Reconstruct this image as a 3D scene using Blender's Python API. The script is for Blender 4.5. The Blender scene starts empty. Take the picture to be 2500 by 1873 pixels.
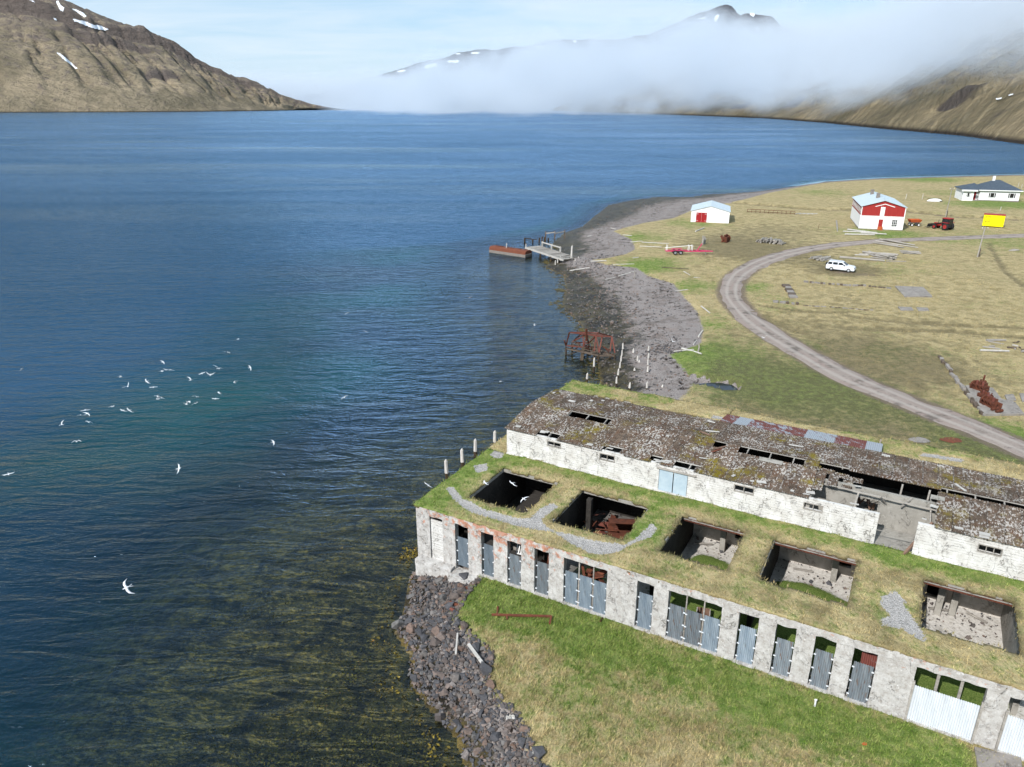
import bpy, bmesh, math, random
import numpy as np
from mathutils import Vector, Matrix, noise as mnoise

random.seed(7); rng = np.random.default_rng(11)
SC = bpy.context.scene
COL = SC.collection
R = math.radians

# ------------------------------------------------------------------ camera
CAM_H = 28.0; FPX = 1800.0; CXP = 1250.0; CYP = 936.5; HORP = 256.0      # measured on the 2500 px wide photograph
PITCH = math.atan((CYP - HORP) / FPX)
cam_d = bpy.data.cameras.new('camera'); cam = bpy.data.objects.new('camera', cam_d); COL.objects.link(cam)
cam.location = (0, 0, CAM_H); cam.rotation_euler = (math.pi/2 - PITCH, 0, 0)
cam_d.sensor_width = 36.0; cam_d.lens = 36.0 * FPX / 2500.0
cam_d.clip_start = 0.5; cam_d.clip_end = 60000
SC.camera = cam

# ------------------------------------------------------------------ light
SUN_EL = R(40.0); SUN_DIR = Vector((0.63, 0.777, 0)).normalized()     # the way the shadows fall on the ground
w = bpy.data.worlds.new('World'); SC.world = w; w.use_nodes = True
def build_world():
    nt = w.node_tree; n = nt.nodes; l = nt.links; n.clear()
    out = n.new('ShaderNodeOutputWorld'); bg = n.new('ShaderNodeBackground'); bg.inputs['Strength'].default_value = 0.10
    sky = n.new('ShaderNodeTexSky'); sky.sky_type = 'NISHITA'; sky.sun_disc = False
    sky.sun_elevation = SUN_EL; sky.sun_rotation = math.atan2(-SUN_DIR.x, -SUN_DIR.y)
    sky.altitude = 0; sky.air_density = 1.0; sky.dust_density = 0.4; sky.ozone_density = 2.0
    # thin veil of high cloud, by direction
    tc = n.new('ShaderNodeTexCoord'); sep = n.new('ShaderNodeSeparateXYZ'); l.new(tc.outputs['Generated'], sep.inputs[0])
    addz = n.new('ShaderNodeMath'); addz.operation = 'ADD'; addz.inputs[1].default_value = 0.12
    absz = n.new('ShaderNodeMath'); absz.operation = 'ABSOLUTE'; l.new(sep.outputs['Z'], absz.inputs[0]); l.new(absz.outputs[0], addz.inputs[0])
    dv = n.new('ShaderNodeVectorMath'); dv.operation = 'DIVIDE'; l.new(tc.outputs['Generated'], dv.inputs[0])
    cmb = n.new('ShaderNodeCombineXYZ'); 
    for i in range(3): l.new(addz.outputs[0], cmb.inputs[i])
    l.new(cmb.outputs[0], dv.inputs[1])
    mp = n.new('ShaderNodeMapping'); mp.inputs['Scale'].default_value = (0.8, 1.7, 0.0); l.new(dv.outputs[0], mp.inputs[0])
    nz = n.new('ShaderNodeTexNoise'); nz.inputs['Scale'].default_value = 1.1; nz.inputs['Detail'].default_value = 7; nz.inputs['Roughness'].default_value = 0.62; nz.inputs['Distortion'].default_value = 0.6
    l.new(mp.outputs[0], nz.inputs['Vector'])
    rp = n.new('ShaderNodeMapRange'); rp.inputs[1].default_value = 0.28; rp.inputs[2].default_value = 0.72; rp.inputs[3].default_value = 0.0; rp.inputs[4].default_value = 0.85
    l.new(nz.outputs['Fac'], rp.inputs[0])
    mx = n.new('ShaderNodeMix'); mx.data_type = 'RGBA'; l.new(rp.outputs[0], mx.inputs[0])
    m0 = n.new('ShaderNodeMix'); m0.data_type = 'RGBA'; m0.inputs[0].default_value = 0.7; l.new(sky.outputs[0], m0.inputs[6]); m0.inputs[7].default_value = (3.5, 5.2, 6.9, 1)
    l.new(m0.outputs[2], mx.inputs[6]); mx.inputs[7].default_value = (5.5, 6.4, 7.2, 1)
    l.new(mx.outputs[2], bg.inputs['Color']); l.new(bg.outputs[0], out.inputs['Surface'])
build_world()
sun_d = bpy.data.lights.new('sun', 'SUN'); sun_d.energy = 4.2; sun_d.angle = R(0.53); sun_d.color = (1.0, 0.97, 0.93)
sun = bpy.data.objects.new('sun', sun_d); COL.objects.link(sun); sun.location = (-60, -60, 120)
sun.rotation_euler = Vector((SUN_DIR.x*math.cos(SUN_EL), SUN_DIR.y*math.cos(SUN_EL), -math.sin(SUN_EL))).to_track_quat('-Z', 'Y').to_euler()
SC.view_settings.view_transform = 'Standard'; SC.view_settings.look = 'None'; SC.view_settings.gamma = 1.0
SC.view_settings.use_curve_mapping = False; SC.view_settings.exposure = 0.52
cy = SC.cycles
cy.max_bounces = 7; cy.diffuse_bounces = 2; cy.glossy_bounces = 2; cy.transmission_bounces = 2; cy.volume_bounces = 1; cy.transparent_max_bounces = 10
cy.caustics_reflective = False; cy.caustics_refractive = False; cy.use_denoising = True
cy.volume_max_steps = 256; cy.use_adaptive_sampling = True; cy.adaptive_threshold = 0.03

# ------------------------------------------------------------------ helpers
def at(px, py, z=1.6):
    """ground point seen at a place of the 2500 px photograph, on the level z"""
    u = (px - CXP)/FPX; v = (py - CYP)/FPX
    dy = math.cos(PITCH) - v*math.sin(PITCH); dz = -math.sin(PITCH) - v*math.cos(PITCH)
    t = (z - CAM_H)/dz
    return Vector((u*t, dy*t, z))
def atl(pts, z): return [tuple(at(x, y, z)[:2]) for x, y in pts]
# frame of the ruined factory: u along its front, v to the back
RA = at(1027, 1237, 4.95); RANG = R(-29.2)
RU = Vector((math.cos(RANG), math.sin(RANG), 0)); RV = Vector((-math.sin(RANG), math.cos(RANG), 0))
def rw(u, v, z=0.0): p = Vector((RA.x, RA.y, 0)) + RU*u + RV*v; p.z = z; return p
def rl(px, py, z):
    d = at(px, py, z) - RA; return (d.dot(RU), d.dot(RV))

def tag(o, label=None, cat=None, group=None, kind=None):
    if label: o['label'] = label
    if cat: o['category'] = cat
    if group: o['group'] = group
    if kind: o['kind'] = kind
    return o
def thing(name, label, cat, loc=(0, 0, 0), rz=0, group=None):
    o = bpy.data.objects.new(name, None); COL.objects.link(o); o.empty_display_size = 0.2
    o.location = loc; o.rotation_euler = (0, 0, rz); return tag(o, label, cat, group)
def link(name, me, parent=None):
    o = bpy.data.objects.new(name, me); COL.objects.link(o); o.parent = parent; return o
def copy_tree(o, parent=None):
    c = o.copy(); COL.objects.link(c); c.parent = parent
    for ch in list(o.children): copy_tree(ch, c)
    return c
def mesh_np(name, verts, faces, mat, parent=None, smooth=False, attrs=None):
    """verts (n,3), faces (m,k) all of one size"""
    me = bpy.data.meshes.new(name); verts = np.asarray(verts, np.float32); faces = np.asarray(faces, np.int32)
    k = faces.shape[1]; me.vertices.add(len(verts)); me.vertices.foreach_set('co', verts.ravel())
    me.loops.add(faces.size); me.loops.foreach_set('vertex_index', faces.ravel())
    me.polygons.add(len(faces)); me.polygons.foreach_set('loop_start', np.arange(0, faces.size, k, dtype=np.int32))
    me.polygons.foreach_set('use_smooth', np.full(len(faces), smooth))
    for an, av in (attrs or {}).items():
        a = me.attributes.new(an, 'FLOAT', 'POINT'); a.data.foreach_set('value', np.asarray(av, np.float32).ravel())
    me.update(calc_edges=True); me.validate()
    if mat: me.materials.append(mat)
    return link(name, me, parent)

class MB:
    """collects shapes; build() links them as one mesh object"""
    def __init__(s): s.v = []; s.f = []
    def add(s, v, f):
        b = len(s.v); s.v += [tuple(p) for p in v]; s.f += [tuple(i+b for i in q) for q in f]; return s
    def box(s, c, d, rz=0, m=None):
        x, y, z = (k/2 for k in d); vs = [Vector((sx*x, sy*y, sz*z)) for sz in (-1, 1) for sy in (-1, 1) for sx in (-1, 1)]
        M = Matrix.Rotation(rz, 3, 'Z') if m is None else m
        return s.add([M @ p + Vector(c) for p in vs], [(0, 2, 3, 1), (4, 5, 7, 6), (0, 1, 5, 4), (2, 6, 7, 3), (0, 4, 6, 2), (1, 3, 7, 5)])
    def bb(s, x0, x1, y0, y1, z0, z1): return s.box(((x0+x1)/2, (y0+y1)/2, (z0+z1)/2), (x1-x0, y1-y0, z1-z0))
    def beam(s, p, q, wd, ht, roll=0):
        p = Vector(p); q = Vector(q); d = q-p; L = d.length
        M = d.to_track_quat('X', 'Z').to_matrix()
        if roll: M = M @ Matrix.Rotation(roll, 3, 'X')
        return s.box((p+q)/2, (L, wd, ht), m=M)
    def tube(s, p, q, r, r2=None, n=8, cap=True):
        p = Vector(p); q = Vector(q); r2 = r if r2 is None else r2
        M = (q-p).to_track_quat('Z', 'X').to_matrix(); vs = []
        for c, rr in ((p, r), (q, r2)):
            for i in range(n):
                a = 2*math.pi*i/n; vs.append(c + M @ Vector((rr*math.cos(a), rr*math.sin(a), 0)))
        fs = [(i, (i+1) % n, n+(i+1) % n, n+i) for i in range(n)]
        if cap: fs += [tuple(range(n-1, -1, -1)), tuple(range(n, 2*n))]
        return s.add(vs, fs)
    def path(s, pts, r, n=6):
        for a, b in zip(pts[:-1], pts[1:]): s.tube(a, b, r, n=n)
        return s
    def prism(s, poly, axis, a0, a1):
        """poly in the plane across axis ('x','y','z'), pushed from a0 to a1"""
        def P(p, a): return {'x': (a, p[0], p[1]), 'y': (p[0], a, p[1]), 'z': (p[0], p[1], a)}[axis]
        n = len(poly); vs = [P(p, a0) for p in poly] + [P(p, a1) for p in poly]
        return s.add(vs, [tuple(range(n)), tuple(range(2*n-1, n-1, -1))] + [(i, i+n, (i+1) % n+n, (i+1) % n) for i in range(n)])
    def lathe(s, prof, c, n=16, axis='Z'):
        vs = []; m = len(prof)
        for i in range(n):
            a = 2*math.pi*i/n
            for r, h in prof:
                x, y = r*math.cos(a), r*math.sin(a)
                vs.append({'Z': (c[0]+x, c[1]+y, c[2]+h), 'X': (c[0]+h, c[1]+x, c[2]+y), 'Y': (c[0]+x, c[1]+h, c[2]+y)}[axis])
        return s.add(vs, [(i*m+j, ((i+1) % n)*m+j, ((i+1) % n)*m+j+1, i*m+j+1) for i in range(n) for j in range(m-1)])
    def mesh(s, name, mat, smooth=False):
        me = bpy.data.meshes.new(name); me.from_pydata(s.v, [], s.f)
        bm = bmesh.new(); bm.from_mesh(me); bmesh.ops.recalc_face_normals(bm, faces=bm.faces); bm.to_mesh(me); bm.free()
        if smooth: me.polygons.foreach_set('use_smooth', [True]*len(me.polygons))
        me.materials.append(mat); return me
    def build(s, name, mat, parent=None, smooth=False, bevel=0):
        o = link(name, s.mesh(name, mat, smooth), parent)
        if bevel:
            b = o.modifiers.new('bevel', 'BEVEL'); b.width = bevel; b.segments = 2; b.limit_method = 'ANGLE'
        return o

# numpy value noise for terrain
_perm = rng.random((256, 256))
def vnoise(x, y):
    xi = np.floor(x).astype(int); yi = np.floor(y).astype(int); fx = x-xi; fy = y-yi
    fx = fx*fx*(3-2*fx); fy = fy*fy*(3-2*fy)
    g = lambda a, b: _perm[a % 256, b % 256]
    return (g(xi, yi)*(1-fx)+g(xi+1, yi)*fx)*(1-fy) + (g(xi, yi+1)*(1-fx)+g(xi+1, yi+1)*fx)*fy
def fbm(x, y, oct=4, gain=0.5):
    t = 0; a = 1.0; s = 0
    for i in range(oct): t = t + a*vnoise(x*2**i+17.3*i, y*2**i+5.1*i); s += a; a *= gain
    return t/s
def sdist(x, y, poly, closed=True):
    """signed distance to a polygon, positive inside"""
    P = np.asarray(poly, float); x = np.asarray(x, float); y = np.asarray(y, float)
    d = np.full(x.shape, 1e9); ins = np.zeros(x.shape, bool); n = len(P)
    for i in range(n if closed else n-1):
        ax, ay = P[i]; bx, by = P[(i+1) % n]; ex, ey = bx-ax, by-ay
        t = np.clip(((x-ax)*ex+(y-ay)*ey)/(ex*ex+ey*ey+1e-12), 0, 1)
        d = np.minimum(d, np.hypot(x-ax-t*ex, y-ay-t*ey))
        if ey != 0:
            c = ((ay > y) != (by > y)) & (x < ex*(y-ay)/ey+ax); ins ^= c
    return np.where(ins, d, -d) if closed else d
sstep = lambda a, b, x: (lambda t: t*t*(3-2*t))(np.clip((np.asarray(x)-a)/(b-a), 0, 1))

# ------------------------------------------------------------------ materials
def srgb(r, g, b): 
    f = lambda c: (c/255/12.92 if c/255 <= 0.04045 else ((c/255+0.055)/1.055)**2.4)
    return (f(r), f(g), f(b), 1)
class NT:
    """small builder round a material's node tree"""
    def __init__(s, name):
        s.m = bpy.data.materials.new(name); s.m.use_nodes = True; s.t = s.m.node_tree; s.t.nodes.clear()
        s.out = s.t.nodes.new('ShaderNodeOutputMaterial')
    def n(s, typ, **kw):
        nd = s.t.nodes.new(typ)
        for k, v in kw.items():
            if isinstance(v, str) and hasattr(nd, k): setattr(nd, k, v)
            elif hasattr(nd, k) and not k in [i.name for i in nd.inputs]: setattr(nd, k, v)
        return nd
    def set(s, inp, v):
        if hasattr(v, 'is_output'): s.t.links.new(v, inp)
        elif v is not None:
            if isinstance(v, tuple) and len(v) == 3 and inp.type == 'RGBA': v = v+(1,)
            inp.default_value = v
    def pos(s): return s.n('ShaderNodeNewGeometry').outputs['Position']
    def obj(s): return s.n('ShaderNodeTexCoord').outputs['Object']
    def attr(s, name): 
        a = s.n('ShaderNodeAttribute'); a.attribute_name = name; return a.outputs['Fac']
    def map(s, vec, scale=(1, 1, 1), rot=(0, 0, 0), loc=(0, 0, 0)):
        m = s.n('ShaderNodeMapping'); s.set(m.inputs[0], vec); m.inputs['Scale'].default_value = scale; m.inputs['Rotation'].default_value = rot; m.inputs['Location'].default_value = loc; return m.outputs[0]
    def noise(s, vec, scale, detail=4, rough=0.55, dist=0, out='Fac'):
        a = s.n('ShaderNodeTexNoise'); s.set(a.inputs['Vector'], vec); s.set(a.inputs['Scale'], scale); a.inputs['Detail'].default_value = detail; a.inputs['Roughness'].default_value = rough; a.inputs['Distortion'].default_value = dist; return a.outputs[out]
    def voro(s, vec, scale, feature='F1', out='Distance', rand=1.0):
        a = s.n('ShaderNodeTexVoronoi'); a.feature = feature; s.set(a.inputs['Vector'], vec); a.inputs['Scale'].default_value = scale; a.inputs['Randomness'].default_value = rand; return a.outputs[out]
    def rng(s, v, a, b, c=0.0, d=1.0, smooth=False):
        m = s.n('ShaderNodeMapRange'); m.interpolation_type = 'SMOOTHSTEP' if smooth else 'LINEAR'
        for i, q in enumerate((v, a, b, c, d)): s.set(m.inputs[i], q)
        return m.outputs[0]
    def math(s, op, a, b=0.0, c=None):
        m = s.n('ShaderNodeMath'); m.operation = op; s.set(m.inputs[0], a); s.set(m.inputs[1], b)
        if c is not None: s.set(m.inputs[2], c)
        return m.outputs[0]
    def mix(s, f, a, b, mode='MIX'):
        m = s.n('ShaderNodeMix'); m.data_type = 'RGBA'; m.blend_type = mode; s.set(m.inputs[0], f); s.set(m.inputs[6], a); s.set(m.inputs[7], b); return m.outputs[2]
    def fmix(s, f, a, b):
        m = s.n('ShaderNodeMix'); m.data_type = 'FLOAT'; s.set(m.inputs[0], f); s.set(m.inputs[2], a); s.set(m.inputs[3], b); return m.outputs[0]
    def bump(s, h, strength=0.5, dist=0.1, normal=None):
        b = s.n('ShaderNodeBump'); s.set(b.inputs['Height'], h); b.inputs['Strength'].default_value = strength; s.set(b.inputs['Distance'], dist)
        if normal is not None: s.set(b.inputs['Normal'], normal)
        return b.outputs[0]
    def pbr(s, col, rough=0.8, normal=None, metal=0.0, spec=0.3):
        p = s.n('ShaderNodeBsdfPrincipled'); s.set(p.inputs['Base Color'], col); s.set(p.inputs['Roughness'], rough); s.set(p.inputs['Metallic'], metal); p.inputs['Specular IOR Level'].default_value = spec
        if normal is not None: s.set(p.inputs['Normal'], normal)
        s.t.links.new(p.outputs[0], s.out.inputs['Surface']); return p
M = {}
def alb(r, g, b, k=0.70): c = srgb(r, g, b); return (c[0]*k, c[1]*k, c[2]*k, 1)

def grass_nodes(t, pos):
    """colour and relief of the rough pasture, steered by the attributes green and moor"""
    green = t.attr('green'); moor = t.attr('moor')
    n1 = t.noise(pos, 0.22, 5, 0.6); n2 = t.noise(pos, 1.7, 5, 0.65); n3 = t.noise(t.map(pos, (1, 0.45, 1), (0, 0, 0.6)), 9.0, 4, 0.7)
    n4 = t.noise(pos, 0.6, 5, 0.7, 0.4)
    tan = t.mix(t.rng(n2, 0.3, 0.7), alb(164, 147, 106, .8), alb(198, 182, 140, .8))
    tan = t.mix(t.rng(n4, 0.42, 0.75), tan, alb(128, 116, 80, .75))
    grn = t.mix(t.rng(n3, 0.3, 0.7), alb(88, 116, 42, .85), alb(156, 164, 96, .85))
    grn = t.mix(t.rng(n2, 0.35, 0.75), grn, alb(74, 106, 30, .8))
    g = t.math('ADD', green, t.math('MULTIPLY', t.math('SUBTRACT', n1, 0.5), 1.3))
    g = t.math('ADD', g, t.math('MULTIPLY', t.math('SUBTRACT', n2, 0.5), 1.9))
    g = t.math('ADD', g, t.math('MULTIPLY', t.math('SUBTRACT', n3, 0.5), 1.3))
    col = t.mix(t.rng(g, 0.18, 0.78), tan, grn)
    m = t.math('ADD', moor, t.math('MULTIPLY', t.math('SUBTRACT', n4, 0.5), 1.5))
    m = t.math('MULTIPLY', t.rng(m, 0.25, 0.85), t.rng(moor, 0.02, 0.25))
    drk = t.mix(t.rng(n3, 0.35, 0.7), alb(76, 70, 56), alb(116, 106, 80))
    col = t.mix(t.math('MULTIPLY', t.math('MULTIPLY', m, 0.72), t.rng(n2, 0.3, 0.55, .4, 1)), col, drk)
    col = t.mix(t.math('MULTIPLY', t.rng(n3, 0.50, 0.70), 0.5), col, alb(78, 72, 42)); n6 = t.noise(pos, 30.0, 2, 0.6); col = t.mix(t.math('MULTIPLY', t.rng(n6, 0.55, 0.7), 0.4), col, alb(206, 196, 160)); col = t.mix(t.math('MULTIPLY', t.rng(n6, 0.45, 0.32), 0.35), col, alb(66, 62, 36))
    h = t.math('ADD', t.math('MULTIPLY', n3, 0.35), n2)
    return col, h

def make_ground():
    t = NT('ground_cover'); pos = t.pos(); shore = t.attr('shore'); veg = t.attr('veg')
    nA = t.noise(pos, 0.7, 5, 0.65); nB = t.noise(pos, 3.0, 5, 0.65); nC = t.noise(pos, 14, 3, 0.7)
    gcol, gh = grass_nodes(t, pos)
    # gravel beach, wet towards the water, black weed in drifts along the shore
    bch = t.mix(t.rng(nC, 0.4, 0.6), alb(112, 105, 102), alb(176, 168, 164))
    bch = t.mix(t.rng(nA, 0.5, 0.8), bch, alb(140, 124, 116))
    wv = t.noise(t.map(pos, (1, 1, 1)), 1.1, 6, 0.72, 0.5)
    band = t.math('ADD', wv, t.math('MULTIPLY', t.math('SINE', t.math('MULTIPLY', shore, 0.9)), 0.045))
    bch = t.mix(t.rng(band, 0.575, 0.63), bch, alb(46, 38, 33))
    tide = t.attr('tide'); wet = t.rng(t.math('ADD', tide, t.math('ADD', t.math('MULTIPLY', t.math('SUBTRACT', nA, 0.5), 0.75), t.math('MULTIPLY', t.math('SUBTRACT', nB, 0.5), 0.35))), 0.34, 0.50, 1, 0)
    kelp = t.mix(t.rng(nB, 0.35, 0.7), alb(44, 40, 30), alb(98, 86, 46))
    kelp = t.mix(t.rng(nC, 0.5, 0.62), kelp, alb(92, 85, 70)); kelp = t.mix(t.rng(nA, 0.52, 0.7), kelp, alb(66, 61, 54))
    nD = t.noise(pos, 0.33, 5, 0.7, 0.6); kelp = t.mix(t.rng(nD, 0.42, 0.6), kelp, alb(36, 32, 25)); kelp = t.mix(t.math('MULTIPLY', t.rng(nA, 0.55, 0.66), t.rng(nB, .4, .55)), kelp, alb(124, 116, 106)); bch = t.mix(t.math('MULTIPLY', t.rng(nD, 0.5, 0.64), 0.6), bch, alb(106, 97, 92)); bch = t.mix(wet, bch, kelp)
    # sea bed: weed and dark stones
    vor = t.voro(pos, 2.3); 
    bed = t.mix(t.rng(nB, 0.38, 0.66), alb(90, 82, 54), alb(176, 150, 80))
    bed = t.mix(t.math('MULTIPLY', t.rng(t.noise(pos, 0.9, 6, 0.7), 0.52, 0.68), t.rng(nC, 0.35, 0.6)), bed, alb(172, 140, 56))
    bed = t.mix(t.rng(vor, 0.05, 0.28, 0.6, 0), bed, alb(62, 60, 52))
    bed = t.mix(t.rng(t.noise(pos, 0.45, 6, 0.72, 0.8), 0.46, 0.58, 0, .85), bed, alb(44, 42, 32))
    low = t.mix(t.rng(shore, -0.6, 0.4), bed, bch)
    edge = t.math('ADD', veg, t.math('MULTIPLY', t.math('SUBTRACT', nB, 0.5), 1.6))
    col = t.mix(t.rng(edge, -0.15, 0.2), low, gcol)
    # bare worn earth beside the road
    dirt = t.attr('dirt'); dm = t.rng(t.math('ADD', dirt, t.math('MULTIPLY', t.math('SUBTRACT', nB, 0.5), 0.9)), 0.35, 0.75)
    col = t.mix(dm, col, t.mix(nC, alb(106, 92, 80), alb(140, 126, 112)))
    col = t.mix(t.rng(dirt, 1.0, 1.2), col, t.mix(t.rng(nB, .4, .6), alb(52, 50, 50), alb(104, 98, 94)))
    h = t.math('ADD', t.math('MULTIPLY', gh, t.fmix(t.rng(veg, -0.2, 0.3), 0.08, 0.26)), t.math('MULTIPLY', nC, 0.06))
    rough = t.fmix(wet, 0.95, 0.45)
    rough = t.fmix(t.rng(veg, -0.1, 0.1), rough, 0.95)
    t.pbr(col, rough, t.bump(h, 0.9, 1.0), spec=0.15); return t.m
M['ground'] = make_ground()

def make_water():
    t = NT('sea_water'); pos = t.pos(); dep = t.attr('depth')
    p1 = t.map(pos, (0.30, 1.0, 1.0), (0, 0, R(-14)))
    p2 = t.map(pos, (0.45, 1.0, 1.0), (0, 0, R(12)))
    w1 = t.noise(p1, 0.70, 3, 0.55, 0.7); w2 = t.noise(p2, 2.6, 3, 0.6, 0.4); w3 = t.noise(t.map(pos, (0.7, 1, 1)), 7.0, 2, 0.5)
    gust = t.noise(t.map(pos, (0.35, 1.0, 1.0), (0, 0, R(-8))), 0.010, 6, 0.65, 1.0)
    spy = t.n('ShaderNodeSeparateXYZ'); t.set(spy.inputs[0], pos); open_ = t.math('MAXIMUM', t.rng(dep, 0.1, 1.8, 0.20, 1.0), t.rng(spy.outputs[1], 120.0, 190.0, 0.0, 1.0))
    calm = t.math('MULTIPLY', t.rng(gust, 0.35, 0.62, 0.55, 1.1), open_)
    h = t.math('ADD', t.math('MULTIPLY', w1, 0.72), t.math('ADD', t.math('MULTIPLY', w2, 0.17), t.math('MULTIPLY', w3, 0.06)))
    nrm = t.bump(t.math('MULTIPLY', h, calm), 1.0, 1.0)
    # body of the water: clear over the shallows, blue-green and closed where deep
    big = t.noise(pos, 0.035, 3, 0.5)
    teal = t.math('MULTIPLY', t.rng(big, 0.40, 0.62), t.rng(dep, 1.5, 4.0)); deep = t.mix(teal, (0.0025, 0.018, 0.034, 1), (0.002, 0.042, 0.047, 1))
    far = t.rng(dep, 8.0, 13.5)
    deep = t.mix(far, deep, (0.006, 0.042, 0.090, 1))
    dif = t.n('ShaderNodeBsdfDiffuse'); t.set(dif.inputs['Color'], deep)
    tr = t.n('ShaderNodeBsdfTransparent'); t.set(tr.inputs['Color'], t.mix(t.rng(dep, 0, 3.0), (0.86, 0.93, 0.92, 1), (0.30, 0.52, 0.55, 1)))
    body = t.n('ShaderNodeMixShader'); t.set(body.inputs[0], t.rng(dep, 0.25, 5.0, 0.0, 1.0)); t.set(body.inputs[1], tr.outputs[0]); t.set(body.inputs[2], dif.outputs[0])
    gl = t.n('ShaderNodeBsdfGlossy'); t.set(gl.inputs['Roughness'], t.rng(spy.outputs[1], 60.0, 300.0, 0.06, 0.20)); t.set(gl.inputs['Normal'], nrm); g2 = t.noise(t.map(pos, (0.12, 1.0, 1.0), (0, 0, R(-6))), 0.022, 6, 0.62, 0.8); t.set(gl.inputs['Color'], t.mix(t.rng(g2, 0.52, 0.68), (0.54, 0.73, 0.97, 1), (0.82, 0.93, 1.0, 1)))  # blue tint and paler wind-streak sheen are painted into the reflection colour
    fr = t.n('ShaderNodeFresnel'); fr.inputs['IOR'].default_value = 1.33; t.set(fr.inputs['Normal'], nrm)
    mx = t.n('ShaderNodeMixShader'); t.set(mx.inputs[0], fr.outputs[0]); t.set(mx.inputs[1], body.outputs[0]); t.set(mx.inputs[2], gl.outputs[0])
    t.t.links.new(mx.outputs[0], t.out.inputs['Surface']); return t.m
M['water'] = make_water()

# ------------------------------------------------------------------ land and sea bed: one sheet
WATERLINE = [(5, -80), (4, -10), (1.5, 12)] + atl([(1175, 1960), (1142, 1869), (1116, 1793), (1053, 1730), (1006, 1666), (1009, 1603), (968, 1546), (990, 1492), (1002, 1413), (1030, 1370)], 0.0) \
    + [tuple(rw(-0.3, 1.5)[:2]), tuple(rw(-0.3, 24.2)[:2]), tuple(rw(2.0, 24.6)[:2])] \
    + atl([(1467, 933), (1461, 887), (1440, 830), (1415, 788), (1382, 761), (1373, 740), (1382, 700), (1376, 673), (1330, 652), (1345, 636), (1367, 619), (1349, 595), (1379, 568), (1422, 553), (1452, 528), (1485, 501), (1542, 489), (1603, 480), (1687, 480), (1723, 474), (1799, 471), (1853, 467), (1939, 455.5), (2012, 443.5), (2150, 435), (2500, 426), (2900, 418)], 0.0) \
    + [(620, 260), (700, -80)]
VEGLINE = [(9, -80), (8, -10), (6, 12)] + atl([(1345, 1960), (1319, 1869), (1294, 1818), (1256, 1742), (1208, 1695), (1184, 1654), (1195, 1590), (1148, 1552), (1104, 1508), (1129, 1454), (1173, 1407)], 1.4) \
    + [tuple(rw(3.0, 0.6)[:2]), tuple(rw(3.0, 23.0)[:2]), tuple(rw(9.0, 24.0)[:2])] \
    + atl([(1660, 972), (1680, 950), (1690, 930), (1669, 897), (1636, 863), (1711, 836), (1717, 800), (1702, 758), (1672, 725), (1645, 691), (1584, 673), (1554, 652), (1485, 645), (1443, 633), (1485, 628), (1527, 619), (1551, 607), (1542, 583), (1497, 563), (1527, 554), (1572, 543), (1645, 531), (1690, 512), (1760, 497), (1815, 486), (1876, 470), (1944, 457.5), (2012, 445.5), (2150, 437), (2500, 428.5), (2900, 421)], 1.4) \
    + [(612, 250), (690, -80)]
ROAD_L = [(1758, 716), (1763, 730), (1805, 784), (1863, 827), (1953, 881), (2025, 925), (2152, 975), (2235, 1008), (2369, 1062), (2500, 1115), (2640, 1175)]
ROAD_R = [(1810, 716), (1816, 735), (1852, 769), (1931, 820), (2047, 885), (2152, 936), (2264, 983), (2373, 1022), (2500, 1077), (2640, 1130)]
ROAD_L2 = [(1761, 692), (1777, 667), (1822, 640), (1876, 620), (1944, 605), (2012, 594), (2150, 583), (2335, 576), (2500, 570), (2800, 558)]
ROAD_R2 = [(1813, 692), (1835, 669), (1876, 646), (1933, 626), (2012, 608), (2150, 591), (2335, 585), (2500, 579), (2800, 569)]
def resample(pts, n):
    P = np.array(pts, float); s = np.r_[0, np.cumsum(np.hypot(*np.diff(P, axis=0).T))]; q = np.linspace(0, s[-1], n)
    out = np.c_[np.interp(q, s, P[:, 0]), np.interp(q, s, P[:, 1])]
    k = np.array([1, 2, 3, 2, 1.])/9
    for _ in range(3):
        e = np.r_[[out[0]]*2, out, [out[-1]]*2]; out = np.c_[np.convolve(e[:, 0], k, 'valid'), np.convolve(e[:, 1], k, 'valid')]
    return out
roadL = resample(atl(ROAD_L2[::-1]+ROAD_L, 1.6), 240); roadR = resample(atl(ROAD_R2[::-1]+ROAD_R, 1.6), 240)
roadC = (roadL+roadR)/2
STREAM = atl([(1700, 505), (1760, 492), (1830, 497), (1900, 503), (2000, 511), (2100, 512), (2220, 516), (2320, 527), (2420, 531), (2500, 535), (2700, 548)], 1.5)
POOL = atl([(1700, 938), (1730, 934.5), (1760, 935), (1788, 940), (1800, 949), (1797, 957), (1765, 955.5), (1738, 947), (1715, 943)], 1.05)
CREEK = atl([(1712, 940), (1695, 936), (1670, 940), (1640, 950)], 0.7)
BUILD_POLY = [tuple(rw(a, b)[:2]) for a, b in ((-0.4, 0), (40, 0), (40, 24), (-0.4, 24))]
DITCHES = [atl([(1845, 765), (1900, 790), (1960, 812)], 1.5), atl([(2080, 772), (2180, 785), (2300, 795), (2500, 800)], 1.5), atl([(2060, 798), (2200, 806), (2350, 812), (2500, 822)], 1.5), atl([(2412, 592), (2440, 640), (2460, 665), (2500, 700)], 1.5), atl([(1860, 745), (1960, 760), (2060, 762)], 1.5)]
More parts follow.
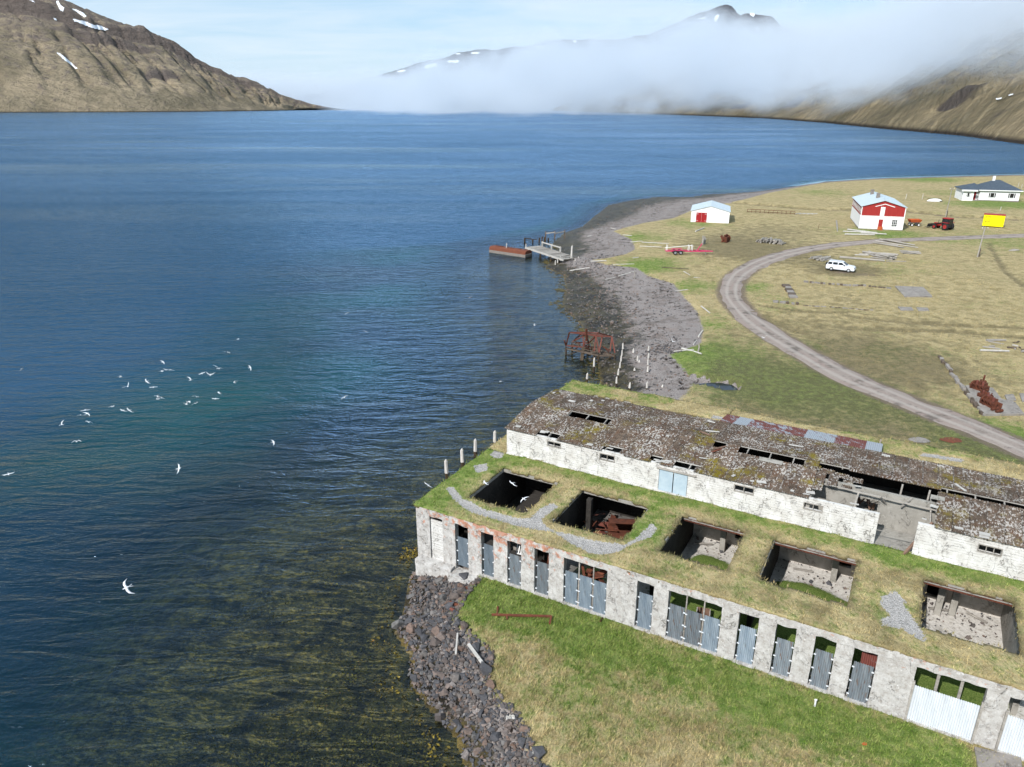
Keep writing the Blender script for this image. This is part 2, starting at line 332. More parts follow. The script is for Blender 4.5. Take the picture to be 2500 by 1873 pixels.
def fields(x, y, zonly=False):
    x = np.asarray(x, float); y = np.asarray(y, float)
    dW = sdist(x, y, WATERLINE); dG = sdist(x, y, VEGLINE)
    n = fbm(x*0.12, y*0.12, 4)-0.5; n2 = fbm(x*0.7+9, y*0.7, 3)-0.5
    up = np.clip(dW, 0, None); g = np.clip(-dG, 0, None)
    z_beach = 1.25*np.power(up/(up+g+1e-6), 0.9)
    z_land = 1.25 + 0.3*sstep(0, 1.6, dG) + n*0.5*sstep(2, 25, dG) + n2*0.10*sstep(0.3, 2, dG)
    sh = np.clip(-dW, 0, None)
    z_sea = -(0.05*np.minimum(sh, 1) + 0.055*np.clip(sh-1, 0, 6) + 0.12*np.clip(sh-7, 0, 8) + 0.30*np.clip(sh-15, 0, 60)) - np.abs(n)*0.5*sstep(1, 8, sh); z_sea = z_sea*(1+16*sstep(150, 200, y))
    z = np.where(dG > 0, z_land, np.where(dW > 0, z_beach, np.maximum(z_sea, -14)))
    z = z + np.where((dG <= 0) & (dW > -4), n2*0.16*sstep(0, 1.5, np.abs(dW)), 0)
    # land near the ruin lies level; road bed flattened
    dR = sdist(x, y, roadC, closed=False)
    flat = 1-sstep(2.0, 7.0, dR); z = np.where(dG > 0, z*(1-flat)+1.55*flat, z)
    dB = sdist(x, y, BUILD_POLY); fb = sstep(-6, -0.5, dB); z = np.where(dG > 0, z*(1-fb)+1.42*fb, z)
    z = np.where(dB > 0.3, np.minimum(z, 1.2), z)
    dS = sdist(x, y, STREAM, closed=False); z = z - 0.9*(1-sstep(0.8, 3.2, dS))*(dG > -6)
    dP = sdist(x, y, POOL); z = np.where(dP > -0.5, np.minimum(z, 1.25-0.8*sstep(-0.5, 0.5, dP)), z)
    dC = sdist(x, y, CREEK, closed=False); z = np.where(dC < 1.2, np.minimum(z, 0.75+0.5*dC/1.2), z)
    dd = np.full(x.shape, 99.0)
    for D in DITCHES: dd = np.minimum(dd, sdist(x, y, D, closed=False))
    z = z-0.3*(1-sstep(0.1, 0.9, dd))*(dG > 0)
    if zonly: return dict(z=z)
    # where the pasture is green, and where it is dark moor
    def blob(px, py, r, zz=1.5, sy=1.0):
        p = at(px, py, zz); return np.exp(-(((x-p.x)/r)**2+((y-p.y)/(r*sy))**2))
    gr = 0.10+0.04*sstep(44, 30, y)*(x < 40)-0.10*sstep(55, 100, y)
    LG = 0.78
    for px, py, r, k in ((1180, 1450, 3, .8), (1300, 1470, 3, .8), (1420, 1530, 2.5, .7), (1240, 1440, 3, .5), (1500, 1590, 2.5, .8), (1700, 1650, 2.5, .8), (1900, 1720, 2.5, .9), (2100, 1800, 2.6, .8), (2300, 1850, 2.2, .8), (1400, 1700, 1.6, .45), (1560, 1760, 1.8, .4),
                         (1700, 700, 5, .7), (1720, 790, 5, .6), (1600, 640, 7, .6), (1560, 655, 5, .8), (1700, 870, 5, .8), (1760, 880, 6, .4), (1850, 930, 9, .55), (2000, 960, 7, .6), (2250, 1000, 4, .5), (1550, 580, 7, .7), (1700, 545, 8, .6), (2150, 570, 9, .8), (2000, 470, 12, .5), (2250, 437, 14, 1.), (2400, 500, 12, .7), (2480, 495, 10, .8), (2450, 590, 14, .5), (1840, 700, 4, .5), (1900, 740, 5, .35), (2150, 650, 8, .35), (2480, 1090, 4, .9), (2420, 1080, 4, .8), (2080, 940, 3, .5), (1640, 870, 3, .8), (2480, 470, 12, .6), (2300, 470, 10, .5), (2180, 855, 5, .4), (1950, 845, 4, .5)):
        gr = gr + k*(LG if py > 1400 else 1.0)*blob(px, py, r)
    mo = 0*x
    for px, py, r, k in ((1900, 950, 8, .8), (1980, 985, 8, .9), (2100, 1010, 7, .9), (2250, 1070, 6, .9), (2420, 1130, 6, .9), (1830, 900, 6, .5), (1780, 830, 6, .45), (2100, 860, 7, .8), (2180, 900, 7, .6), (1880, 610, 16, .7), (1800, 610, 10, .6), (1900, 560, 12, .6), (1760, 580, 9, .4), (2100, 660, 5, .9), (2040, 665, 4, .9), (1950, 790, 8, .5), (2000, 640, 6, .3), (2300, 900, 7, .45), (2050, 730, 6, .4), (2250, 800, 9, .4)):
        mo = mo + k*blob(px, py, r)
    mo = mo + 0.9*(1-sstep(0.2, 1.0, dd)) + 0.9*(1-sstep(1.0, 4.5, dS))
    dirt = (1-sstep(1.6, 3.2, dR))*0.75 + 1.2*(1-sstep(0.6, 2.2, dS)) + 0.9*blob(2060, 665, 2.5, sy=.5) + .7*blob(2120, 672, 2.5, sy=.5)
    tide = np.where(dG > 0, 1.0, up/(up+g+1e-6)); sh_a = np.where(dP > -0.1, -5.0, dW)
    return dict(z=z, tide=tide, shore=sh_a, veg=np.where((dP > -0.35) | (dC < .9), -2.0, dG), green=np.clip(gr, 0, 1.2), moor=np.clip(mo, 0, 1.2), dirt=dirt)
def hgt(x, y): return float(fields(np.array([x]), np.array([y]), True)['z'][0])
def drop(px, py, dz=0.0, z=1.6):
    p = at(px, py, z); p.z = hgt(p.x, p.y)+dz; return p

def steps(segs):
    out = [segs[0][0]]
    for a, b, d in segs: out += list(np.linspace(a, b, max(2, int(round((b-a)/d))+1))[1:])
    return np.array(out)
gx = steps([(-140, -40, 4), (-40, -14, 0.8), (-14, 34, 0.3), (34, 60, 0.5), (60, 110, 0.9), (110, 260, 3), (260, 700, 12)])
gy = steps([(-80, 12, 4), (12, 56, 0.3), (56, 110, 0.55), (110, 240, 1.1), (240, 420, 4)])
def grid(gx, gy):
    X, Y = np.meshgrid(gx, gy); nx = len(gx); ny = len(gy)
    i = np.arange(nx*ny).reshape(ny, nx); F = np.stack([i[:-1, :-1], i[:-1, 1:], i[1:, 1:], i[1:, :-1]], -1).reshape(-1, 4)
    return X.ravel(), Y.ravel(), F
X, Y, Fq = grid(gx, gy); fl = fields(X, Y)
ground = mesh_np('ground', np.c_[X, Y, fl['z']], Fq, M['ground'], smooth=True, attrs={k: fl[k] for k in ('shore', 'veg', 'green', 'moor', 'dirt', 'tide')})
tag(ground, kind='structure')

# small pond where the creek reaches the beach
pm = MB(); pm.v = [(x, y, 1.05) for x, y in POOL]; pm.f = [tuple(range(len(POOL)))]; M['pond'] = NT('dark_pond'); M['pond'].pbr((0.012, 0.017, 0.026, 1), 0.12, spec=0.25); M['pond'] = M['pond'].m; po = pm.build('pond_water', M['pond']); tag(po, kind='structure')
# the fjord
wx = steps([(-20000, -2000, 3000), (-2000, -140, 310), (-140, -40, 5), (-40, 110, 1.0), (110, 430, 5), (430, 700, 40), (700, 20000, 3860)])
wy = steps([(-2000, -80, 480), (-80, 12, 10), (12, 110, 1.0), (110, 240, 2.5), (240, 430, 5), (430, 520, 20), (520, 30000, 4000)])
X, Y, Fq = grid(wx, wy)
inside = (X > -141) & (X < 701) & (Y > -81) & (Y < 421)
dep = np.full(X.shape, 14.0); fw = fields(X[inside], Y[inside]); dep[inside] = np.clip(-fw['z'], 0, 14)
dep = np.minimum(dep, 14)
fjord = mesh_np('fjord_water', np.c_[X, Y, np.zeros_like(X)], Fq, M['water'], attrs={'depth': dep}); tag(fjord, kind='structure')

# ------------------------------------------------------------------ hills round the fjord
def make_hill(name, rock, grassA, grassB, dark, streak, shear=0.0):
    t = NT(name); s = t.attr('along'); h = t.attr('up'); cl = t.attr('cliff'); hz = t.attr('rise')
    cv = t.n('ShaderNodeCombineXYZ'); t.set(cv.inputs[0], t.math('ADD', s, t.math('MULTIPLY', h, shear))); t.set(cv.inputs[1], h); uv = cv.outputs[0]
    st = t.noise(t.map(uv, streak), 1.0, 7, 0.72, 1.2); band = t.noise(t.map(uv, (0.0012, 30.0, 1)), 1.0, 5, 0.6, 0.4); gul = t.noise(t.map(uv, (0.02, 0.8, 1)), 1.0, 6, 0.7, 0.3); n1 = t.noise(t.pos(), 0.006, 6, 0.65); n2 = t.noise(t.pos(), 0.03, 5, 0.7)
    col = t.mix(t.rng(st, 0.38, 0.62), grassB, grassA)
    col = t.mix(t.rng(n1, 0.42, 0.66), col, dark)
    col = t.mix(t.rng(t.math('ADD', n2, t.math('MULTIPLY', hz, 0.22)), 0.56, 0.74), col, rock)
    col = t.mix(t.rng(t.math('ADD', cl, t.math('MULTIPLY', t.math('SUBTRACT', n2, 0.5), 0.7)), 0.35, 0.65), col, rock)
    col = t.mix(t.math('MULTIPLY', t.rng(band, 0.50, 0.60), t.rng(hz, 0.45, 0.85, 0.0, 0.8)), col, rock)
    col = t.mix(t.rng(gul, 0.58, 0.68, 0, .7), col, dark)
    col = t.mix(t.rng(h, 0.004, 0.012, 1, 0), col, alb(70, 62, 54))
    hh = t.math('ADD', t.math('MULTIPLY', st, 16.0), t.math('ADD', t.math('MULTIPLY', n2, 22.0), t.math('ADD', t.math('MULTIPLY', gul, -14.0), t.math('MULTIPLY', band, t.math('MULTIPLY', hz, 14.0)))))
    t.pbr(col, 0.95, t.bump(hh, 1.0, 1.0), spec=0.1); return t.m
M['hill_left'] = make_hill('hill_left', alb(118, 108, 102, .8), alb(170, 155, 131, .8), alb(146, 134, 112, .8), alb(118, 110, 92, .8), (0.010, 16.0, 1), 900.0)
M['hill_right'] = make_hill('hill_right', alb(104, 95, 88, .8), alb(182, 164, 130, .8), alb(140, 127, 102, .8), alb(112, 105, 84, .8), (0.045, 9.0, 1), -900.0)
M['hill_far'] = make_hill('hill_far', alb(66, 60, 64), alb(96, 82, 76), alb(80, 70, 68), alb(70, 64, 66), (0.01, 8.0, 1))
def make_snow():
    t = NT('snow'); t.pbr(t.mix(t.noise(t.pos(), 0.05, 4), (0.72, 0.76, 0.82, 1), (0.88, 0.90, 0.93, 1)), 0.8); return t.m
M['snow'] = make_snow()

def interp(P, n):
    P = np.array(P, float); s = np.r_[0, np.cumsum(np.hypot(P[1:, 0]-P[:-1, 0], P[1:, 1]-P[:-1, 1]))]; q = np.linspace(0, s[-1], n)
    out = np.stack([np.interp(q, s, P[:, i]) for i in range(P.shape[1])], 1); return out, q
HILLS = {}
def hill(name, coast, ridge, mat, n=220, m=110, prof=1.1, rough=18.0, cliffs=(), back=0.9, seed=0):
    """slope from the coast line up to the ridge line and down behind it"""
    C, _ = interp(coast, n); Rg, q = interp(ridge, n)
    t = np.linspace(0, 1+back, m); S, T = np.meshgrid(np.arange(n), t, indexing='ij'); sq = q[S]
    Tc = np.clip(T, 0, 1); Pz = Rg[S, 2]
    px = C[S, 0]+(Rg[S, 0]-C[S, 0])*T; py = C[S, 1]+(Rg[S, 1]-C[S, 1])*T
    f = np.power(Tc, prof); cl = np.zeros_like(f)
    for c0, wd, st, amp in cliffs:      # c0: place on the slope, rock steps that come and go along the hill
        on = sstep(0.42, 0.6, fbm(sq/st+c0*31, T*2+seed, 3)); c = c0+0.03*np.sin(sq/300.+c0*9)
        f = f + on*amp*(sstep(c, c+wd, Tc)-np.clip((Tc-c+0.10)/(0.20+wd), 0, 1)); cl = np.maximum(cl, on*(sstep(c-0.01, c+0.005, Tc)*(1-sstep(c+wd, c+wd+0.02, Tc))))
    z = Pz*np.where(T <= 1, f, 1-(T-1)*1.1/back)
    sd = np.where(T > 1, 1-(T-1)/back, 1)
    nz = (fbm(sq/170.+seed, T*4.0, 5, 0.55)-0.5)*2*rough*sstep(0, 0.25, Tc) + (fbm(sq/35.+3*seed, T*9, 3)-0.5)*rough*0.5*sstep(0, 0.15, Tc) + (fbm(sq/12.+seed, T*60, 3)-0.5)*rough*0.16*sstep(0.0, 0.05, Tc)
    gl_ = np.abs(fbm(sq/90.+7*seed, T*1.2+fbm(sq/200., T*3, 2), 4, .6)-0.5)*2; nz = nz-rough*1.1*(1-sstep(0, .22, gl_))*sstep(.06, .3, Tc)*(1-.8*sstep(.75, .98, T))
    z = z+nz*np.clip(Pz/120., 0.1, 1)*sd; z = np.where(T == 0, -2.0, z)
    V = np.stack([px, py, z], -1); i = np.arange(n*m).reshape(n, m)
    F = np.stack([i[:-1, :-1], i[1:, :-1], i[1:, 1:], i[:-1, 1:]], -1).reshape(-1, 4)
    o = mesh_np(name, V.reshape(-1, 3), F, M[mat], smooth=True, attrs={'along': sq, 'up': z/400., 'cliff': cl, 'rise': Tc}); tag(o, kind='structure')
    HILLS[name] = (o, V); return o
def sky_pt(px, py, D):
    d = at(px, py, 0.0)-Vector((0, 0, CAM_H)) if False else None
    u = (px-CXP)/FPX; v = (py-CYP)/FPX; dy = math.cos(PITCH)-v*math.sin(PITCH); dz = -math.sin(PITCH)-v*math.cos(PITCH); k = D/dy
    return (u*k, D, CAM_H+dz*k)
LCOAST = [(-4200, 2300), (-2800, 2700), (-1900, 3020), (-1560, 3180), (-1330, 3500), (-1230, 3900), (-1180, 4400)]
LRIDGE = [(-5200, 3300, 900), (-3300, 3700, 760)] + [sky_pt(*p) for p in ((150, 0, 4000), (211, 18, 4080), (260, 43, 4120), (300, 58, 4150), (350, 71, 4180), (372, 88, 4200), (435, 118, 4240), (476, 146, 4280), (570, 185, 4350), (635, 205, 4400), (708, 236, 4440), (757, 253, 4460), (800, 262, 4480))]
hill('hill_left', LCOAST, LRIDGE, 'hill_left', n=420, m=170, prof=0.92, rough=20, cliffs=((0.80, 0.04, 420., 0.16), (0.91, 0.04, 300., 0.13), (0.30, 0.05, 500., 0.10), (0.62, 0.03, 260., 0.08)), seed=2)
RCOAST = [(900, 150), (640, 290), (430, 410), (368, 500), (372, 540), (392, 615), (432, 752), (449, 884), (462, 988), (516, 1292), (556, 1738), (470, 2400), (330, 3200), (200, 4200)]
RRIDGE = [(1900, 100, 600), (1700, 400, 560), (1500, 620, 500), (1350, 800, 430), (1150, 1000, 340), (900, 1400, 232), (1000, 1900, 190), (950, 2600, 190), (850, 3600, 210), (800, 5000, 230)]
hill('hill_right', RCOAST, RRIDGE, 'hill_right', n=420, m=150, prof=0.95, rough=13, cliffs=((0.10, 0.05, 160., 0.05), (0.5, 0.03, 300., 0.05)), seed=5)
far_sky = [(600, 262), (700, 240), (850, 212), (946, 175), (995, 161), (1060, 148), (1121, 128), (1166, 122), (1264, 116), (1345, 96), (1382, 93), (1467, 98), (1508, 94), (1589, 84), (1700, 90), (1850, 130), (2100, 190), (2400, 220)]
FR = [sky_pt(x, y, 8600) for x, y in far_sky]
hill('far_mountain', [(p[0]*0.86, 7300) for p in FR], FR, 'hill_far', n=320, m=90, prof=0.8, rough=22, cliffs=((0.8, 0.05, 600., 0.08), (0.5, 0.05, 600., 0.07)), seed=8)
peak_sky = [(1450, 140), (1520, 118), (1589, 82), (1640, 58), (1700, 36), (1740, 22), (1772, 15), (1788, 20), (1808, 39), (1835, 29), (1862, 36), (1888, 42), (1906, 58), (1925, 70), (2000, 110), (2150, 160)]
PR = [sky_pt(x, y, 10500) for x, y in peak_sky]
hill('far_peak', [(p[0]*0.9, 9200) for p in PR], PR, 'hill_far', n=260, m=90, prof=0.75, rough=24, cliffs=((0.75, 0.05, 500., 0.10), (0.9, 0.04, 400., 0.07), (0.6, 0.05, 500., 0.08)), seed=12)

# ------------------------------------------------------------------ low cloud lying in the fjord
def make_fog():
    t = NT('fog_bank'); pos = t.pos(); sp = t.n('ShaderNodeSeparateXYZ'); t.set(sp.inputs[0], pos); x, y, z = sp.outputs
    n = t.noise(t.map(pos, (1.0, 0.8, 1.5)), 0.0030, 5, 0.62, 0.0)
    # cloud base rests on the water far out and lifts over the near right shore; the top climbs with distance
    nn = t.math('MULTIPLY', t.math('SUBTRACT', n, 0.5), 1.0)
    base = t.rng(y, 1500.0, 3300.0, 58.0, -90.0)
    top = t.math('ADD', t.math('ADD', 14.0, t.math('MULTIPLY', y, 0.066)), t.math('ADD', t.math('MULTIPLY', x, 0.118), t.rng(x, -1000.0, -2600.0, 0.0, 340.0)))
    lo = t.rng(t.math('SUBTRACT', t.math('ADD', z, t.math('MULTIPLY', nn, 300.0)), base), -20.0, 70.0, 0, 1, True)
    hi = t.rng(t.math('SUBTRACT', t.math('ADD', z, t.math('MULTIPLY', nn, 460.0)), top), -95.0, 35.0, 1, 0, True)
    side = t.rng(t.math('ADD', t.math('MULTIPLY', x, 0.55), t.math('ADD', y, t.math('MULTIPLY', nn, 900.0))), 700.0, 1150.0, 0, 1, True)
    left = t.rng(t.math('SUBTRACT', y, t.rng(x, -1100.0, 300.0, 4500.0, 250.0)), -200.0, 700.0, 0, 1, True)
    d = t.math('MULTIPLY', t.math('MULTIPLY', lo, hi), t.math('MULTIPLY', side, left))
    wisp = t.rng(t.noise(t.map(pos, (1.0, 0.6, 1.4)), 0.0065, 5, 0.70), 0.43, 0.60, 0.06, 2.2)
    dens = t.math('MULTIPLY', t.math('MULTIPLY', d, wisp), t.math('MULTIPLY', t.math('ADD', t.rng(y, 1500.0, 3000.0, 7.0, 1.2), t.rng(y, 800.0, 1500.0, 10.0, 0.0)), t.rng(y, 3400.0, 4800.0, 1.0, 0.30)))
    dens = t.math('MULTIPLY', dens, t.rng(t.math('ADD', z, t.rng(y, 1500.0, 4000.0, -200.0, 0.0)), 120.0, 250.0, t.rng(y, 3400.0, 4800.0, 1.0, 5.0), 0.22))
    vs = t.n('ShaderNodeVolumePrincipled'); vs.inputs['Color'].default_value = (0.80, 0.87, 0.95, 1); vs.inputs['Anisotropy'].default_value = 0.0
    t.set(vs.inputs['Density'], t.math('MULTIPLY', dens, 0.00105))
    t.t.links.new(vs.outputs[0], t.out.inputs['Volume'])
    t.m.cycles.volume_step_rate = 0.7; return t.m
M['fog'] = make_fog()
fog = MB().bb(-3600, 2600, 480, 6800, 0.4, 560).build('fog_bank', M['fog']); tag(fog, 'bank of low white fog lying over the far end of the fjord', 'fog', kind='stuff')

# ------------------------------------------------------------------ materials of built things
def mat_plaster(name, base, stain, flake, lichen=0.0, crack=0.5, rows=0.0, bump=0.4):
    t = NT(name); p = t.obj(); n1 = t.noise(p, 1.3, 5, 0.65); n2 = t.noise(p, 7.0, 5, 0.7); n3 = t.noise(t.map(p, (1, 1, 0.18)), 4.0, 4, 0.6); n5 = t.noise(p, 28, 3, 0.6)
    col = t.mix(t.rng(n1, 0.35, 0.68), base, stain)
    col = t.mix(t.rng(n3, 0.5, 0.75, 0, 0.6), col, stain)
    if lichen: col = t.mix(t.rng(t.noise(p, 3.4, 6, 0.74), 0.49, 0.62, 0, .55), col, alb(150, 141, 132, .8)); col = t.mix(t.rng(n5, 0.56, 0.68, 0, .6), col, alb(96, 88, 80))
    fl = t.rng(t.math('ADD', t.math('MULTIPLY', n2, 0.6), t.math('MULTIPLY', n1, 0.4)), 0.565, 0.62)
    col = t.mix(t.math('MULTIPLY', fl, 0.8), col, flake)
    ck = t.math('ABSOLUTE', t.math('SUBTRACT', t.noise(t.map(p, (1, 1, 0.8)), 0.9, 8, 0.62, 0.5), 0.5))
    ckm = t.math('MULTIPLY', t.rng(ck, 0.002, 0.009, 1, 0), t.rng(n1, 0.4, 0.6))
    col = t.mix(t.math('MULTIPLY', ckm, crack), col, alb(60, 56, 52))
    if rows:
        sp = t.n('ShaderNodeSeparateXYZ'); t.set(sp.inputs[0], p)
        z = t.math('ADD', t.math('MULTIPLY', sp.outputs[2], 6.5), t.math('MULTIPLY', n2, 1.3))
        fr = t.math('FRACT', z); ln = t.math('MULTIPLY', t.rng(fr, 0.0, 0.16, 1, 0), t.rng(t.noise(t.map(p, (1, 1, 3)), 1.7, 4, 0.65), 0.44, 0.54))
        vx = t.math('FRACT', t.math('ADD', t.math('MULTIPLY', sp.outputs[0], 0.85), t.math('MULTIPLY', n1, 0.6))); l2 = t.math('MULTIPLY', t.rng(vx, 0.0, 0.03, 1, 0), t.rng(n2, 0.42, 0.55))
        col = t.mix(t.math('MULTIPLY', t.math('MAXIMUM', ln, l2), rows), col, alb(92, 84, 78))
    if lichen:
        sp = t.n('ShaderNodeSeparateXYZ'); t.set(sp.inputs[0], p)
        cx = t.math('SUBTRACT', 1.0, t.math('ABSOLUTE', t.math('DIVIDE', t.math('SUBTRACT', sp.outputs[0], 5.0), 5.5)))
        lz = t.rng(sp.outputs[2], 2.2, 4.9, -0.10, 0.06)
        lm = t.math('ADD', t.noise(p, 2.2, 6, 0.72), t.math('ADD', lz, t.math('MULTIPLY', t.math('MAXIMUM', cx, -0.6), 0.10)))
        col = t.mix(t.math('MULTIPLY', t.rng(lm, 0.585, 0.66), lichen), col, t.mix(n5, alb(212, 98, 34), alb(196, 130, 78)))
    h = t.math('ADD', t.math('MULTIPLY', n2, 0.03), t.math('ADD', t.math('MULTIPLY', n5, 0.008), t.math('MULTIPLY', ckm, -0.03)))
    t.pbr(col, 0.92, t.bump(h, bump*2, 1.0), spec=0.15); return t.m
M['facade'] = mat_plaster('facade_concrete', alb(208, 206, 203, .82), alb(172, 168, 163, .8), alb(230, 228, 226, .8), lichen=0.65, crack=0.5)
M['limewash'] = mat_plaster('limewash', alb(226, 225, 222, .78), alb(202, 198, 192, .76), alb(176, 172, 167, .74), crack=0.6, rows=0.95)
M['bare'] = mat_plaster('bare_concrete', alb(176, 172, 164), alb(150, 146, 138), alb(196, 192, 184), crack=0.4)
M['soot_shade'] = mat_plaster('soot_shade_concrete', alb(70, 66, 62), alb(46, 44, 42), alb(104, 98, 92), crack=0.4)  # sooty in the first pit; elsewhere interior shade put into a darker colour
M['pale_conc'] = mat_plaster('pale_concrete', alb(214, 208, 200, .8), alb(176, 168, 158, .8), alb(226, 222, 216, .8), crack=0.4)
M['whitehouse'] = mat_plaster('white_render', alb(246, 246, 246, .8), alb(240, 240, 240, .8), alb(232, 232, 232, .8), crack=0.0, bump=0.05)

def mat_simple(name, a, b, scale=3.0, rough=0.7, bump=0.1, metal=0.0, spec=0.3, stretch=(1, 1, 1), th=(0.35, 0.65), rnd=0.0, c=None, cth=(0.6, 0.68)):
    t = NT(name); p = t.map(t.obj(), stretch); n = t.noise(p, scale, 5, 0.65); n2 = t.noise(p, scale*5, 4, 0.6)
    col = t.mix(t.rng(n, *th), a, b)
    if c: col = t.mix(t.rng(t.noise(p, scale*1.7, 6, 0.7), *cth), col, c)
    if rnd:
        oi = t.n('ShaderNodeObjectInfo'); col = t.mix(1.0, col, t.mix(oi.outputs['Random'], (1-rnd, 1-rnd, 1-rnd, 1), (1+rnd*.4, 1+rnd*.4, 1+rnd*.4, 1)), 'MULTIPLY')
    t.pbr(col, rough, t.bump(t.math('ADD', n2, n), bump, 0.05), metal, spec); return t.m
M['galv'] = mat_simple('galvanised_sheet', alb(142, 158, 172), alb(178, 190, 200), 1.6, 0.5, 0.02, rnd=0.3, spec=0.4, c=alb(124, 126, 126), stretch=(2.2, .5, 1), cth=(.56, .66))
M['galv_old'] = mat_simple('stained_sheet', alb(132, 142, 150), alb(166, 174, 180), 1.6, 0.6, 0.02, rnd=0.25, spec=0.3, c=alb(134, 108, 92), stretch=(2.6, .5, 1), cth=(.54, .64))
M['galv_door'] = mat_simple('pale_blue_door', alb(176, 196, 210), alb(194, 210, 220), 2.0, 0.6, 0.03)
M['white_sheet'] = mat_simple('white_sheet', alb(240, 244, 248, .74), alb(222, 228, 234, .74), 1.2, 0.5, 0.02, stretch=(3, .6, 1), c=alb(198, 200, 200, .74), cth=(.6, .74))
M['rust'] = mat_simple('rust', alb(84, 48, 36), alb(118, 66, 46), 3.0, 0.9, 0.5, c=alb(70, 40, 32), rnd=0.2)
M['rust_orange'] = mat_simple('rust_orange', alb(128, 74, 52), alb(104, 60, 46), 4.0, 0.9, 0.4, c=alb(150, 110, 90))
M['rust_red'] = mat_simple('rust_red_steel', alb(132, 76, 64), alb(108, 62, 52), 3.0, 0.8, 0.2, c=alb(84, 52, 46), rnd=0.15)
M['timber'] = mat_simple('grey_timber', alb(150, 144, 136), alb(186, 180, 172), 2.5, 0.9, 0.5, stretch=(0.25, 2, 2), rnd=0.2, c=alb(112, 106, 98))
M['bleached'] = mat_simple('bleached_wood', alb(186, 182, 175), alb(214, 210, 204), 2.5, 0.9, 0.4, rnd=0.12, c=alb(168, 160, 150))
M['post_wood'] = mat_simple('weathered_post', alb(206, 200, 192), alb(232, 228, 222), 2.5, 0.9, 0.4, rnd=0.12, c=alb(140, 130, 118), stretch=(3, 3, 0.6))
M['wetwood'] = mat_simple('wet_dark_wood', alb(58, 48, 38), alb(82, 68, 50), 3, 0.7, 0.4)
M['darkwood'] = mat_simple('dark_timber', alb(88, 76, 66), alb(118, 104, 92), 3, 0.9, 0.4, rnd=0.2)
M['brick'] = mat_simple('old_brown_timber', alb(150, 122, 104), alb(120, 92, 78), 3, 0.9, 0.4, rnd=0.2)

def make_roofmat():
    t = NT('mossy_roof_sheet'); p = t.pos(); p = t.map(p, rot=(0, 0, -RANG)); n1 = t.noise(p, 0.55, 5, 0.6); n2 = t.noise(p, 3.2, 6, 0.72); n3 = t.noise(t.map(p, (1, 0.6, 1)), 8.0, 4, 0.65); n4 = t.noise(p, 1.4, 5, 0.7)
    col = t.mix(t.rng(n2, 0.36, 0.62), alb(84, 74, 66), alb(136, 119, 104))
    col = t.mix(t.rng(n4, 0.5, 0.68), col, alb(112, 84, 66))
    col = t.mix(t.math('MULTIPLY', t.rng(t.math('ADD', t.math('MULTIPLY', n3, 0.65), t.math('MULTIPLY', n1, 0.35)), 0.53, 0.565), 0.92), col, alb(208, 203, 197))
    col = t.mix(t.math('MULTIPLY', t.rng(t.noise(p, 0.42, 4, 0.6), 0.54, 0.64), t.rng(n2, 0.40, 0.56)), col, alb(136, 122, 44))
    oi = t.n('ShaderNodeObjectInfo'); col = t.mix(1.0, col, t.mix(oi.outputs['Random'], (0.78, 0.78, 0.78, 1), (1.12, 1.10, 1.08, 1)), 'MULTIPLY')
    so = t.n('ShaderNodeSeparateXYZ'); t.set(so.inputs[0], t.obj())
    lap = t.math('MULTIPLY', t.rng(so.outputs[0], 0.02, 0.10, 1, 0), t.rng(n4, 0.35, 0.6, .55, 1)); col = t.mix(lap, col, t.mix(t.rng(n3, .45, .55), alb(44, 38, 34), alb(176, 168, 160)))  # dark line at each sheet lap: painted overlap shading, mixed with dirt
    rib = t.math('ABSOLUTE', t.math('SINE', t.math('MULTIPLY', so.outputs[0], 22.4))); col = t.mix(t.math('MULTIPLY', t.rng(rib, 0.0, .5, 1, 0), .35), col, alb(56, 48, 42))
    t.pbr(col, 0.95, t.bump(t.math('ADD', n2, n3), 0.6, 0.05), spec=0.1); return t.m
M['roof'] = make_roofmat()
def make_redsheet():
    t = NT('flaking_red_sheet'); p = t.pos(); p = t.map(p, (1.0, 0.5, 1), rot=(0, 0, -RANG)); oi = t.n('ShaderNodeObjectInfo')
    n = t.noise(p, 2.6, 6, 0.75); th = t.rng(oi.outputs['Random'], 0, 1, -0.17, 0.17)
    f = t.rng(t.math('ADD', n, th), 0.47, 0.53)
    col = t.mix(f, t.mix(n, alb(118, 62, 56), alb(136, 84, 74)), t.mix(t.noise(p, 9), alb(158, 164, 172), alb(186, 194, 202)))
    t.pbr(col, 0.7, None, spec=0.3); return t.m
M['redsheet'] = make_redsheet()
def make_turf():
    t = NT('turf'); p = t.pos(); g, h = grass_nodes(t, p); bare = t.attr('bare'); n = t.noise(p, 5.0, 4, 0.7); n2 = t.noise(p, 22, 3, 0.7)
    conc = t.mix(t.rng(n2, 0.4, 0.6), alb(138, 134, 130), alb(206, 202, 198)); b = t.rng(t.math('ADD', bare, t.math('MULTIPLY', t.math('SUBTRACT', n, 0.5), 1.5)), 0.42, 0.5)
    side = t.attr('soil'); col = t.mix(side, g, t.mix(n, alb(70, 56, 42), alb(112, 96, 66)))
    col = t.mix(b, col, conc); t.pbr(col, 0.95, t.bump(t.math('ADD', t.math('MULTIPLY', h, 0.20), t.math('MULTIPLY', n2, 0.02)), 0.9, 1.0), spec=0.1); return t.m
M['turf'] = make_turf()
